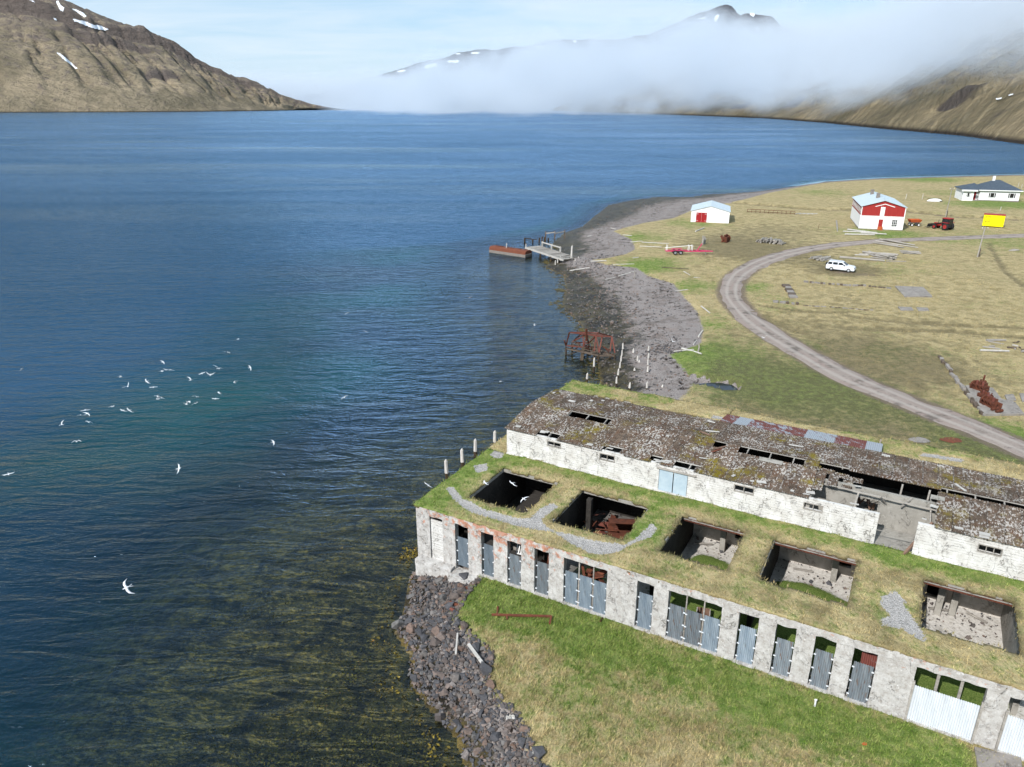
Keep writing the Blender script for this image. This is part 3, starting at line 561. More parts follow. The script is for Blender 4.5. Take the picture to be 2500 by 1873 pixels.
def make_floor():
    t = NT('ruin_floor'); p = t.obj(); n = t.noise(p, 0.8, 5, 0.65); n2 = t.noise(p, 6, 5, 0.7); gr = t.attr('green'); n3 = t.noise(p, 20, 3)
    col = t.mix(t.rng(n2, 0.35, 0.7), alb(210, 206, 200, .85), alb(176, 171, 164, .85)); col = t.mix(t.rng(n2, 0.58, 0.68), col, alb(150, 140, 126)); col = t.mix(t.rng(n, 0.58, 0.74, 0, .6), col, alb(128, 120, 106))
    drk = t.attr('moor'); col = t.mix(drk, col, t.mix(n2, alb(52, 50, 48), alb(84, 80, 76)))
    g = t.rng(t.math('ADD', gr, t.math('MULTIPLY', t.math('SUBTRACT', n2, 0.5), 1.6)), 0.35, 0.65)
    col = t.mix(g, col, t.mix(t.rng(n3, .35, .65), alb(66, 92, 34), alb(126, 140, 76))); t.pbr(col, 0.95, t.bump(n2, 0.6, 0.08), spec=0.1); return t.m
M['floor'] = make_floor()

# ------------------------------------------------------------------ the ruined factory, lower storey
fac = thing('ruined_factory', 'ruined concrete factory storey with grass-grown roof, roof pits and gated front', 'ruin', (RA.x, RA.y, 0), RANG)
ZT = 4.95
OPEN = [(0.62, 1.57), (2.48, 3.40), (4.32, 5.17), (6.10, 7.01), (7.88, 8.80), (9.73, 12.32), (14.02, 14.94), (15.75, 18.50), (19.35, 20.30), (21.13, 22.05), (22.91, 23.84), (24.60, 25.60), (27.17, 29.89), (30.73, 33.40)]
UEND = 36.0
PITS = [(1.9, 6.0), (7.75, 12.2), (14.3, 18.05), (19.68, 24.02), (27.15, 31.2), (31.75, 35.2)]; PV0, PV1 = 2.45, 6.93
def rough_block(x0, x1, y0, y1, z0, z1, amp=0.03, step=0.25, seed=0):
    """a block cut into a grid and made uneven, like old shuttered concrete"""
    bm = bmesh.new(); nx = max(1, int((x1-x0)/step)); nz = max(1, int((z1-z0)/step)); ny = max(1, int((y1-y0)/step))
    bmesh.ops.create_cube(bm, size=1)
    for ax, k in ((0, nx), (1, ny), (2, nz)):
        if k > 1:
            for j in range(1, k):
                co = [0, 0, 0]; no = [0, 0, 0]; co[ax] = -0.5+j/k; no[ax] = 1
                bmesh.ops.bisect_plane(bm, geom=bm.verts[:]+bm.edges[:]+bm.faces[:], plane_co=co, plane_no=no)
    for v in bm.verts:
        v.co = Vector((x0+(v.co.x+.5)*(x1-x0), y0+(v.co.y+.5)*(y1-y0), z0+(v.co.z+.5)*(z1-z0)))
        v.co += mnoise.noise_vector(v.co*2.3+Vector((seed, 0, 0)))*amp
    me = bpy.data.meshes.new('block'); bm.to_mesh(me); bm.free(); return me
def part(name, me, mat, parent): me.materials.append(M[mat]) if not me.materials else None; me.name = name; return link(name, me, parent)
edges = [-0.05]+[e for o in OPEN for e in o]+[UEND]
for k in range(0, len(edges), 2):
    part('pillar', rough_block(edges[k], edges[k+1], 0.0, 0.38, 0.6, 4.62, 0.022, 0.22, k), 'facade', fac)
# lintel with a broken lower edge and a crumbling top
def lintel():
    us = np.arange(-0.08, UEND, 0.12); mb = MB(); rows = []
    for u in us:
        a = 4.52+0.10*(mnoise.noise(Vector((u*1.7, 3, 0)))) - (0.0 if u < 13 else 0.02); b = 4.93+0.09*mnoise.noise(Vector((u*2.3, 9, 0)))
        f = 0.03*mnoise.noise(Vector((u*3, 5, 1)))
        rows.append([(u, -0.05+f, a), (u, -0.05+f, b), (u, 0.46, b-0.02), (u, 0.46, a)])
    for r in rows: mb.v += r
    for i in range(len(rows)-1):
        for j in range(4): mb.f.append((i*4+j, i*4+(j+1) % 4, (i+1)*4+(j+1) % 4, (i+1)*4+j))
    mb.f += [(0, 1, 2, 3), (4*(len(rows)-1)+3, 4*(len(rows)-1)+2, 4*(len(rows)-1)+1, 4*(len(rows)-1))]
    mb.build('lintel', M['facade'], fac)
lintel()
part('foundation', rough_block(-0.22, 2.4, -0.55, 0.30, -0.6, 1.46, 0.05, 0.25, 3), 'facade', fac)
part('foundation', rough_block(2.4, 4.9, -0.85, 0.25, 0.3, 1.30, 0.06, 0.25, 5), 'facade', fac)
for a, b in OPEN[2:]: part('doorstep', rough_block(a-0.02, b+0.02, -0.06, 0.42, 0.9, 1.52, 0.02, 0.3, a), 'facade', fac)
MB().bb(-0.42, -0.06, 0.05, 8.9, -1.5, 4.75).build('side_wall', M['facade'], fac)
MB().bb(-0.42, -0.06, 8.9, 16.9, -1.5, 4.88).build('side_wall', M['facade'], fac)

def corr(wd, ln, waves=8, amp=0.02, sub=3):
    """corrugated sheet in x (width) by y (length), ridges run along y"""
    n = waves*4; vs = []; 
    for j in range(sub+1):
        for i in range(n+1): vs.append((wd*i/n, ln*j/sub, amp*math.sin(2*math.pi*i/4)))
    fs = [(j*(n+1)+i, j*(n+1)+i+1, (j+1)*(n+1)+i+1, (j+1)*(n+1)+i) for j in range(sub) for i in range(n)]
    me = bpy.data.meshes.new('sheet'); me.from_pydata(vs, [], fs); me.update(); return me
def gate(u0, u1, z0, z1, mat, v=0.10, waves=8, tilt=0.0, hinges=True):
    mat = 'galv_old' if mat == 'galv' and random.random() < .35 else mat; me = corr(u1-u0, z1-z0, waves, 0.028, 1); me.materials.append(M[mat]); o = link('gate_sheet', me, fac)
    o.location = (u0, v, z0); o.rotation_euler = (R(90)+tilt, 0, 0)
    if hinges:
        for sx in (0, u1-u0):
            for f in (0.15, 0.5, 0.86):
                h = MB().box((sx, f*(z1-z0), 0.02), (0.11, 0.05, 0.05)).build('hinge', M['white_sheet'], o)
    return o
def slat_door(u0, u1, z0, z1):
    n = 15; d = (z1-z0)/n
    for i in range(n): MB().box(((u0+u1)/2, 0.10+random.uniform(-.008, .008), z0+d*(i+0.5)), (u1-u0, 0.03, d*0.9)).build('door_board', M['limewash'], fac)
slat_door(0.66, 1.54, 1.42, 4.26)
for k in (1, 2, 3, 4, 6, 8, 9, 10, 11):
    a, b = OPEN[k]; gate(a+0.10, b-0.06, 1.45+(0.12 if k == 1 else 0), 3.66+random.uniform(-.09, .06), 'galv', tilt=R(random.uniform(-2.2, 1.2)))
for k in (5, 7):
    a, b = OPEN[k]; d = (b-a)/3
    for i in range(3): gate(a+d*i+0.07, a+d*(i+1)-0.05, 1.45-0.02*i, 3.64-0.03*i, 'galv', tilt=R(random.uniform(-1, 1)))
    for i in (1, 2): MB().box((a+d*i, 0.2, 3.05), (0.07, 0.07, 3.1)).build('gate_post', M['timber'], fac)
for k in (12, 13):
    a, b = OPEN[k]; d = (b-a-0.1)/4
    for i in range(4): gate(a+0.06+d*i, a+0.06+d*(i+1)+0.01, 1.30, 3.48, 'white_sheet', v=0.02+0.003*(i % 2), waves=7, hinges=False)
    for i in (1, 2): MB().box((a+(b-a)*i/3, 0.22, 3.05), (0.12, 0.10, 3.1)).build('gate_post', M['timber'], fac)
    for e in (a+0.03, b-0.03): MB().box((e, -0.02, 2.5), (0.09, 0.14, 2.4)).build('gate_jamb', M['timber'], fac)
# red sheet leaning inside the twelfth bay, slotted grille in the fourth
me = corr(0.75, 1.5, 8, 0.018, 1); me.materials.append(M['redsheet']); o = link('leaning_sheet', me, fac); o.location = (24.98, 0.6, 2.9); o.rotation_euler = (R(80), 0, R(8))

# inside: floor, back wall, cross walls, columns, beams
def fac_floor():
    us = np.arange(-0.3, UEND, 0.3); vs_ = np.arange(0.40, 10.6, 0.3); X, Y, Fq = grid(us, vs_)
    gr = 0*X; mo = 0*X
    z = 1.72+0.10*(fbm(X*0.9, Y*0.9, 3)-0.5)
    for (u, v, r, k) in ((15.7, 7.3, .75, 1.0), (16.4, 7.3, .8, 1.), (17.0, 7.0, .7, .9), (15.6, 6.4, .8, 1.), (17.2, 6.0, 1., 1.), (20.6, 7.0, .7, 1.), (21.4, 7.3, .7, 1.), (22.2, 7.3, .7, 1.), (23.0, 7.0, .65, 1.), (23.8, 6.7, .6, .9), (21, 5.6, 1.4, 1), (23, 5.4, 1.5, 1), (16, 3, 2.2, 1.1), (18, 3, 2.0, 1.0), (20, 3, 2, 1), (22, 3, 2, 1), (24, 3, 2, 1), (28, 3, 2.2, 1.1), (29.5, 3.6, 2.0, 1), (11, 2, 1.2, .6), (10, 3.0, 1, .6), (28.5, 5.9, 1.2, .5)):
        gr = gr+k*np.exp(-((X-u)**2+(Y-v)**2)/r**2)
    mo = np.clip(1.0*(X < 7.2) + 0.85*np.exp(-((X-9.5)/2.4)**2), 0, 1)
    z = z+0.22*np.clip(gr, 0, 1)+.12*(fbm(X*2, Y*2, 2)-.5)*np.clip(gr, 0, 1)
    mesh_np('floor', np.c_[X, Y, z], Fq, M['floor'], fac, smooth=True, attrs={'green': gr, 'moor': mo})
fac_floor()
MB().bb(-0.06, 13.9, 10.2, 10.45, 1.2, 4.62).build('back_wall', M['soot_shade'], fac)
def pit_back():
    hs = [(16.9, 17.7, 2.3, 4.2), (22.8, 23.7, 2.3, 4.1), (27.7, 28.6, 1.9, 4.2), (15.0, 15.6, 3.0, 4.0)]; m = MB(); us = sorted({13.9, UEND, *[x for h in hs for x in h[:2]]})
    for a, b in zip(us[:-1], us[1:]):
        hh = [h for h in hs if h[0] <= a+1e-6 and h[1] >= b-1e-6]
        for c, d in ([(1.2, 4.62)] if not hh else [(1.2, hh[0][2]), (hh[0][3], 4.62)]): m.bb(a, b, 10.2, 10.45, c, d)
    m.build('back_wall', M['pale_conc'], fac)
pit_back(); MB().bb(13.9, UEND, 12.0, 12.2, 1.2, 4.62).build('far_wall', M['soot_shade'], fac); MB().bb(13.9, UEND, 10.45, 12.0, 1.2, 1.7).build('far_floor', M['soot_shade'], fac)
for u, m in ((1.62, 'soot_shade'), (7.30, 'soot_shade'), (14.02, 'soot_shade'), (19.40, 'soot_shade'), (26.90, 'bare'), (31.35, 'bare')):
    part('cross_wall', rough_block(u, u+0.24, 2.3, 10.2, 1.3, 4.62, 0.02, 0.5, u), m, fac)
for u, v in ((8.45, 6.5), (16.4, 9.2), (17.6, 9.2), (22.9, 9.3), (28.3, 8.9), (29.0, 9.2), (12.6, 6.6)):
    MB().bb(u-0.16, u+0.16, v-0.16, v+0.16, 1.5, 4.62).build('column', M['soot_shade' if u < 10 else 'bare'], fac)
for a, b in ((14.3, 18.0), (19.7, 24.0), (27.2, 31.2)):
    m = MB(); m.bb(a, b, 6.90, 7.04, 4.58, 4.60); m.bb(a, b, 6.90, 7.04, 4.76, 4.78); m.bb(a, b, 6.95, 6.99, 4.60, 4.76); m.build('steel_beam', M['rust'], fac)
for a, b in ((14.4, 18.0), (19.8, 24.0)):
    MB().bb(a, b, 9.7, 9.95, 3.9, 4.15).build('wall_beam', M['bare'], fac)
# dark recesses in the back wall
def slabs():
    m = MB(); t0, t1 = 4.66, 4.86
    m.bb(-0.40, UEND, 0.40, PV0, t0, t1); m.bb(-0.40, UEND, PV1, 8.80, t0, t1)
    e = [-0.40]+[x for p in PITS for x in p]+[UEND]
    for k in range(0, len(e), 2): m.bb(e[k], e[k+1], PV0, PV1, t0, t1)
    m.bb(-0.40, UEND, 8.80, 10.6, t0, t1); m.bb(-0.40, UEND, 10.6, 16.9, t0, t1)
    return m.build('roof_slab', M['bare'], fac)
slabs()

def inpoly(x, y, poly): return sdist(x, y, poly)
c1 = lambda x, y: (1000+x/3.126, 1000+y/3.126)
c3 = lambda x, y: (2000+x/3.168, 1350+y/3.168)
c4 = lambda x, y: (1200+x/3.16, 900+y/3.16)
c5 = lambda x, y: (1800+x/3.16, 950+y/3.16)
BARE = [[rl(*c1(*q), 5.0) for q in ((280, 600), (330, 590), (400, 680), (560, 760), (850, 840), (930, 830), (1000, 755), (1090, 718), (1130, 740), (1060, 790), (1005, 830), (1010, 870), (1100, 930), (1250, 960), (1400, 1005), (1640, 1035), (1740, 980), (1850, 870), (1885, 910), (1840, 970), (1700, 1020), (1590, 1085), (1480, 1105), (1370, 1090), (1230, 1020), (1110, 935), (930, 910), (830, 890), (650, 835), (480, 785), (400, 735), (340, 680))],
        [rl(*c1(*q), 5.0) for q in ((490, 430), (585, 415), (590, 465), (520, 480))], [rl(*c1(*q), 5.0) for q in ((620, 340), (690, 280), (735, 290), (700, 370), (640, 365))],
        [rl(*c3(*q), 5.0) for q in ((590, 290), (660, 370), (650, 410), (720, 500), (810, 640), (805, 690), (730, 640), (640, 580), (490, 555), (490, 510), (560, 490), (475, 390), (490, 350))]]
def turf(name, u0, u1, v0, v1, z0, holes, bare, parent, step=0.16, amp=0.07, tufty=True):
    us = np.arange(u0, u1+1e-6, step); vv = np.arange(v0, v1+1e-6, step); X, Y, Fq = grid(us, vv); nx = len(us)
    wx_ = rw(0, 0).x+RU.x*X+RV.x*Y; wy_ = rw(0, 0).y+RU.y*X+RV.y*Y
    jag = 0.14*(fbm(X*2.2, Y*2.2, 3)-0.5)*2
    z = z0+amp*(fbm(X*0.8, Y*0.8, 3)-0.3)*2+0.05*(fbm(X*4, Y*4, 2)-0.5)
    cx = X[Fq].mean(1); cyy = Y[Fq].mean(1); jc = jag[Fq].mean(1); keep = np.ones(len(Fq), bool); hd = np.full(X.shape, 9.0)
    for (a, b, c, d) in holes:
        keep &= ~((cx > a+jc) & (cx < b+jc) & (cyy > c+jc) & (cyy < d+jc))
        hd = np.minimum(hd, np.maximum(np.maximum(a-X, X-b), np.maximum(c-Y, Y-d)))
    z = z-0.06*(1-sstep(0, 0.5, hd))
    bd = np.full(X.shape, -9.0)
    for poly in bare: bd = np.maximum(bd, sdist(X, Y, poly))
    bm_ = sstep(-0.28, 0.22, bd); z = z*(1-bm_)+(z0-0.03)*bm_
    F = Fq[keep]
    gr = 0.26+0.55*np.exp(-((Y-8.4)/0.75)**2)*(X > 1)+0.35*np.exp(-((X+0.2)/1.3)**2)*(Y < 9)+0.4*sstep(6, 0, X)*(Y < 8.9)*0.8 + 0.45*np.exp(-((X-13)/1.2)**2)*(Y > 3)*(Y < 8)+0.5*np.exp(-((X-25.6)**2+(Y-8.2)**2)/1.6)+.35*np.exp(-((X-26)**2+(Y-3.2)**2)/2.5)
    gr = np.where(Y > 16, 0.02+0.5*(fbm(X*0.4, Y*0.4, 2) > 0.58), gr)
    mo = 0.55*(1-sstep(0, 0.35, hd)) + 0.35*np.exp(-((X-2.5)**2+(Y-1.5)**2)/1.0) + (0.25*(X > 13)*(Y < 9))
    V = np.c_[X, Y, z]; n0 = len(V); at_ = {'green': gr, 'moor': mo, 'bare': bm_, 'soil': np.zeros(n0)}
    # skirt round every free edge
    ed = {}
    for q in F:
        for i in range(4):
            e = (q[i], q[(i+1) % 4]); k = (min(e), max(e)); ed[k] = None if k in ed else e
    add = []; idx = {}; V2 = []; lst = [e for e in ed.values() if e is not None]
    for e in lst:
        for i in e:
            if i not in idx: idx[i] = n0+len(V2); V2.append((V[i, 0]+random.uniform(-.03, .03), V[i, 1]+random.uniform(-.03, .03), z0-0.14-random.random()*0.12)); add.append(i)
    F2 = [(e[1], e[0], idx[e[0]], idx[e[1]]) for e in lst]
    V = np.r_[V, np.array(V2)]; F = np.r_[F, np.array(F2)]
    for k in at_: at_[k] = np.r_[at_[k], at_[k][add] if k != 'soil' else np.ones(len(add))]
    o = mesh_np(name, V, F, M['turf'], parent, smooth=True, attrs=at_); return o
holes = [(a, b, PV0, PV1) for a, b in PITS]
turf('turf', -0.52, UEND, -0.02, 8.94, 5.0, holes, BARE, fac)
turf('turf', -0.52, 1.0, 8.96, 16.9, 5.0, [], [], fac)

# back block, roofed with turf too, with narrow light wells
ZB = 6.2
BACKHOLES = [(3.0, 6.5, 18.6, 19.6), (8.1, 12.2, 18.5, 19.3), (26.5, 30.6, 18.1, 19.2)]
LEAN = (13.6, 23.95)
def back():
    m = MB(); m.bb(0.25, 0.6, 17.15, 21.7, -1, ZB-0.12); m.bb(0.6, UEND, 21.4, 21.7, 0.4, ZB-0.12); m.build('rear_wall', M['facade'], fac)
    MB().bb(0.6, UEND, 17.15, 21.4, 3.6, 3.7).build('rear_floor', M['soot_shade'], fac)
    for a, b, c, d in BACKHOLES:
        for i in range(3): MB().box((a+(b-a)*(i+0.5)/3+random.uniform(-.2, .2), (c+d)/2, ZB-0.25), (0.08, d-c, 0.10)).build('well_beam', M['timber'], fac)
        MB().bb(a, b, d+0.02, d+0.14, ZB-0.6, ZB-0.12).build('well_edge', M['bare'], fac)
back()
turf('rear_turf', 0.2, LEAN[0], 17.1, 21.8, ZB, BACKHOLES[:2], [[(12.6, 19.4), (13.6, 19.6), (13.6, 19.9), (12.6, 19.9)]], fac, step=0.2, amp=0.12)
turf('rear_turf', LEAN[1], UEND, 17.1, 21.8, ZB, BACKHOLES[2:], [[(26.3, 19.9), (28.7, 20.1), (28.9, 20.6), (26.6, 20.4)]], fac, step=0.2, amp=0.12)
turf('rear_turf', LEAN[0], LEAN[1], 20.0, 21.8, ZB-0.1, [], [], fac, step=0.2, amp=0.12)

# ------------------------------------------------------------------ the long shed standing on it
shed = thing('long_shed', 'long derelict whitewashed shed with mossy holed sheet roof on the ruin', 'shed', (RA.x, RA.y, 0), RANG)
WALLZ0, EAVE, RIDGE, BEAVE = 4.88, 6.95, 7.45, 7.10; VF, VR, VB = 8.95, 12.9, 16.9
def roof_z(v): return EAVE+(RIDGE-EAVE)*(v-VF)/(VR-VF) if v < VR else RIDGE+(BEAVE-RIDGE)*(v-VR)/(VB-VR)
def wall_with_holes(u0, u1, v0, v1, z0, z1, hs, name, mat, axis='u'):
    m = MB(); us = sorted({u0, u1, *[x for h in hs for x in h[:2]]})
    for a, b in zip(us[:-1], us[1:]):
        hh = [h for h in hs if h[0] <= a+1e-6 and h[1] >= b-1e-6]
        zs = [(z0, z1)] if not hh else [(z0, hh[0][2]), (hh[0][3], z1)]
        for c, d in zs:
            if d-c > 0.01: m.bb(a, b, v0, v1, c, d)
    return m.build(name, M[mat], shed)
WIN = [(4.20, 5.14, 6.37, 6.68), (8.03, 9.02, 6.28, 6.66), (16.76, 17.84, 6.28, 6.66), (20.73, 21.70, 6.20, 6.56)]
DOOR = (12.05, 13.90, 4.9, 6.58)
wall_with_holes(1.0, 24.6, VF, VF+0.2, WALLZ0, EAVE-0.05, WIN+[DOOR], 'front_wall', 'limewash')
wall_with_holes(26.5, UEND, VF, VF+0.2, WALLZ0, EAVE-0.05, [(29.42, 30.42, 6.12, 6.50), (33, 34, 6.12, 6.5)], 'front_wall', 'limewash')
part('wall_foot', rough_block(1.0, 24.6, VF-0.10, VF, 4.8, 5.08, 0.03, 0.3, 4), 'limewash', shed)
part('wall_foot', rough_block(26.5, UEND, VF-0.10, VF, 4.8, 5.08, 0.03, 0.3, 7), 'limewash', shed)
MB().prism([(VF+0.2, WALLZ0), (VB, WALLZ0), (VB, BEAVE-0.05), (VR, RIDGE-0.05), (VF+0.2, EAVE-0.03)], 'x', 1.0, 1.2).build('gable_wall', M['limewash'], shed)
MB().bb(1.2, UEND, VB-0.2, VB, WALLZ0, BEAVE-0.08).build('rear_wall', M['soot_shade'], shed)  # dark colour paints in the shade of the shed interior
MB().bb(1.2, UEND, VF+0.2, VB-0.2, 4.89, 4.93).build('floor', M['bare'], shed)
# inner wall in the open part, with a doorway
wall_with_holes(21.0, UEND, 11.3, 11.5, 4.93, 7.12, [(23.35, 24.45, 4.95, 6.5)], 'inner_wall', 'bare')
MB().bb(20.8, 21.0, VF+0.2, 12.9, 4.93, 6.9).build('inner_wall', M['bare'], shed)
for a, b, c, d in WIN+[(29.42, 30.42, 6.12, 6.50)]:
    w = MB().bb(a-0.05, b+0.05, VF-0.03, VF+0.05, c-0.05, c).build('window', M['timber'], shed)
    for nm, q in (('frame', (a-0.05, b+0.05, VF-0.03, VF+0.05, d, d+0.05)), ('frame', (a-0.05, a, VF-0.03, VF+0.05, c, d)), ('frame', (b, b+0.05, VF-0.03, VF+0.05, c, d))): MB().bb(*q).build(nm, M['timber'], w)
    for f in ((0.5,) if a < 29 else (0.33, 0.67)): MB().bb(a+(b-a)*f-0.02, a+(b-a)*f+0.02, VF+0.0, VF+0.04, c, d).build('mullion', M['timber'], w)
dr = MB().bb(DOOR[0]+0.02, DOOR[0]+0.90, VF+0.02, VF+0.07, DOOR[2], DOOR[3]-0.03).build('door', M['galv_door'], shed)
dr = MB().bb(DOOR[0]+0.96, DOOR[1]-0.03, VF+0.02, VF+0.07, DOOR[2], DOOR[3]-0.03).build('door', M['galv_door'], shed)
MB().bb(DOOR[0]-0.15, DOOR[1]+0.5, VF-0.10, VF-0.002, DOOR[3], DOOR[3]+0.09).build('door_rail', M['timber'], shed)
# roof: rafters, purlins and sheets
for u in np.arange(1.35, UEND, 1.39):
    broken = 21.2 < u < 27.0
    MB().beam((u, VF+0.05, EAVE-0.10), (u, VR, RIDGE-0.10), 0.07, 0.12).build('rafter', M['timber'], shed) if not broken else None
    MB().beam((u, VR, RIDGE-0.10), (u, VB, BEAVE-0.10), 0.07, 0.12).build('rafter', M['timber'], shed)
for v in (9.65, 10.7, 11.9):
    for a, b in ((0.95, 20.9), (27.3, UEND)): MB().beam((a, v, roof_z(v)-0.035), (b, v, roof_z(v)-0.035), 0.06, 0.05).build('purlin', M['bleached'], shed)
for v in (12.9, 14.2, 15.6): MB().beam((0.95, v, roof_z(v)-0.04), (UEND, v, roof_z(v)-0.04), 0.06, 0.05).build('purlin', M['timber'], shed)
# fallen and hanging timbers over the open part
for p, q, wd in (((21.0, 10.9, 7.05), (27.6, 10.85, 6.95), .07), ((23.2, 9.4, 5.6), (23.35, 10.9, 7.0), .09), ((24.5, 10.6, 7.15), (24.9, 11.4, 6.3), .08), ((25.6, 11.0, 6.6), (26.1, 11.3, 7.2), .08), ((26.1, 8.6, 4.95), (27.2, 9.8, 6.7), .12), ((26.55, 9.6, 6.45), (27.7, 9.5, 6.42), .07), ((27.15, 9.0, 6.4), (27.0, 12.0, 7.1), .07), ((24.2, 9.0, 5.9), (27.0, 9.3, 5.75), .03), ((25.45, 12.3, 5.8), (25.5, 12.3, 7.4), .09), ((26.85, 12.3, 5.8), (26.9, 12.3, 7.4), .09), ((28.2, 12.3, 5.8), (28.25, 12.3, 7.4), .09), ((29.6, 12.3, 5.8), (29.6, 12.3, 7.4), .09), ((31.0, 12.3, 5.8), (31.0, 12.3, 7.4), .09)):
    MB().beam(p, q, wd, wd).build('loose_timber', M['brick' if wd > .1 else 'timber'], shed)
for i in range(7):
    a = Vector((23.4+random.random()*0.9, 12.2+random.random(), 5.0+random.random()*.4)); MB().beam(a, a+Vector((random.uniform(-.5, .5), random.uniform(-.6, .3), random.uniform(.3, .9))), .14, .05).build('fallen_board', M['brick'], shed)
SHEETS = {}
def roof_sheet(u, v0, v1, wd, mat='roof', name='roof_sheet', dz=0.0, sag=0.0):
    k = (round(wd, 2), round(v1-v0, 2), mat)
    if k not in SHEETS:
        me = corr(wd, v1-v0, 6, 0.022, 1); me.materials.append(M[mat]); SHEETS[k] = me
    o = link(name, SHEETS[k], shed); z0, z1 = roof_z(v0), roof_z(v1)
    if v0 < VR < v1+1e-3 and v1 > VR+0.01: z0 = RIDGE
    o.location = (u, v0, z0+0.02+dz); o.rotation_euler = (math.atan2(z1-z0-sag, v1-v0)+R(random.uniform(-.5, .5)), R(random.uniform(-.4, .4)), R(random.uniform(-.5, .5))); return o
ROWS = [(8.80, 9.72), (9.64, 12.08), (12.00, 12.88), (12.92, 14.75), (14.67, 17.05)]
MISS = {0: [(3.3, 4.5), (8.0, 9.6), (11.2, 11.8), (13.1, 14.3), (21.2, 27.5)], 1: [(21.0, 27.4)], 2: [(3.9, 7.3), (14.4, 15.5), (15.95, 20.2), (20.7, 40)], 3: [], 4: [(2.1, 2.5)]}
CW = 0.80
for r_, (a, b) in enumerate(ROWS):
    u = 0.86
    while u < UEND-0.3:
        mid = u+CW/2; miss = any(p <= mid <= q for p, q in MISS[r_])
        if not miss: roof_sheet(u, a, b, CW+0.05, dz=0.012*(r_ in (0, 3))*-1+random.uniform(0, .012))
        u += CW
# part sheets where a row is only half gone
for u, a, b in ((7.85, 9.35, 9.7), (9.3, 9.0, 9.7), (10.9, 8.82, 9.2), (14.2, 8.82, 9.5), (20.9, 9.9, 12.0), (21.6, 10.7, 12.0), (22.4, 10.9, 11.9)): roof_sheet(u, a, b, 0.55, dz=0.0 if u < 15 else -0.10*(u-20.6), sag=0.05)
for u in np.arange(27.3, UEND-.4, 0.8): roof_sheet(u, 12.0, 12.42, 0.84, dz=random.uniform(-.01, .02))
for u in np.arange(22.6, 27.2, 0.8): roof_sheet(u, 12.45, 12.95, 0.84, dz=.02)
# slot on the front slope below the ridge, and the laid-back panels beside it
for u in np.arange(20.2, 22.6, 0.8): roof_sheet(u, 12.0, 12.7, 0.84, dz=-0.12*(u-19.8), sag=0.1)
for u, v, wd in ((17.5, 11.75, 1.4), (26.95, 11.6, 0.7)): MB().box((u+wd/2, v, roof_z(v)+0.08), (wd, 0.42, 0.02), m=Matrix.Rotation(R(7), 3, 'X')).build('loose_panel', M['bare'], shed)
for u, v, rz_, m in ((14.9, 11.6, 1.1, 'rust_orange'), (13.6, 13.6, -.4, 'brick'), (15.0, 12.0, .9, 'brick'), (19.2, 14.8, .1, 'bleached'), (28.4, 13.3, 2.2, 'bleached'), (13.9, 14.3, .3, 'bleached')):
    MB().box((u, v, roof_z(v)+0.10), (0.9, 0.14, 0.03), rz=rz_).build('loose_board', M[m], shed)
# rows of bleached lap where sheets have flaked at the verge and eave
for i in range(46):
    u = random.uniform(1.1, 34); v = random.choice([random.uniform(8.9, 9.5), random.uniform(15.6, 16.9), random.uniform(9, 16.8)])
    MB().box((u, v, roof_z(v)+0.055), (random.uniform(.15, .55), random.uniform(.08, .35), 0.012), rz=random.uniform(-.3, .3)).build('flaked_patch', M['bleached'], shed)
# lean-to of red and grey sheets on the far side
u = LEAN[0]; k = 0
while u < LEAN[1]-0.2:
    me = corr(0.98, 2.75, 8, 0.02, 1); me.materials.append(M['redsheet']); o = link('lean_to_sheet', me, shed); o.location = (u, 17.1, 6.98-0.004*(k % 2)); o.rotation_euler = (-math.atan2(0.42, 2.7), 0, R(random.uniform(-.5, .5))); u += 0.95; k += 1
MB().bb(LEAN[0], LEAN[0]+.15, 17.15, 19.8, 6.0, 6.5).build('lean_to_wall', M['bare'], shed); MB().bb(LEAN[1]-.15, LEAN[1], 17.15, 19.8, 6.0, 6.5).build('lean_to_wall', M['bare'], shed)

# ------------------------------------------------------------------ road
def make_roadmat():
    t = NT('gravel_road'); p = t.pos(); ac = t.attr('across'); n = t.noise(p, 0.5, 5, 0.65); n2 = t.noise(p, 7, 4, 0.7); al = t.attr('along')
    cv = t.n('ShaderNodeCombineXYZ'); t.set(cv.inputs[0], t.math('MULTIPLY', ac, 3.0)); t.set(cv.inputs[1], t.math('MULTIPLY', al, 0.12)); st = t.noise(cv.outputs[0], 1.6, 5, 0.7)
    col = t.mix(t.rng(n2, 0.3, 0.7), alb(142, 132, 124), alb(172, 162, 154)); col = t.mix(t.rng(st, 0.42, 0.62), col, alb(156, 140, 132)); col = t.mix(t.rng(n, 0.52, 0.66), col, alb(112, 104, 98)); col = t.mix(t.rng(t.noise(p, 1.1, 5, .7), 0.58, 0.66, 0, .7), col, alb(98, 92, 88))
    trk = t.math('ABSOLUTE', t.math('SUBTRACT', t.math('ABSOLUTE', ac), 0.42)); col = t.mix(t.rng(trk, 0.05, 0.24, 0.55, 0), col, alb(184, 176, 168))
    t.pbr(col, 0.95, t.bump(n2, 0.5, 0.06), spec=0.1); return t.m
M['road'] = make_roadmat()
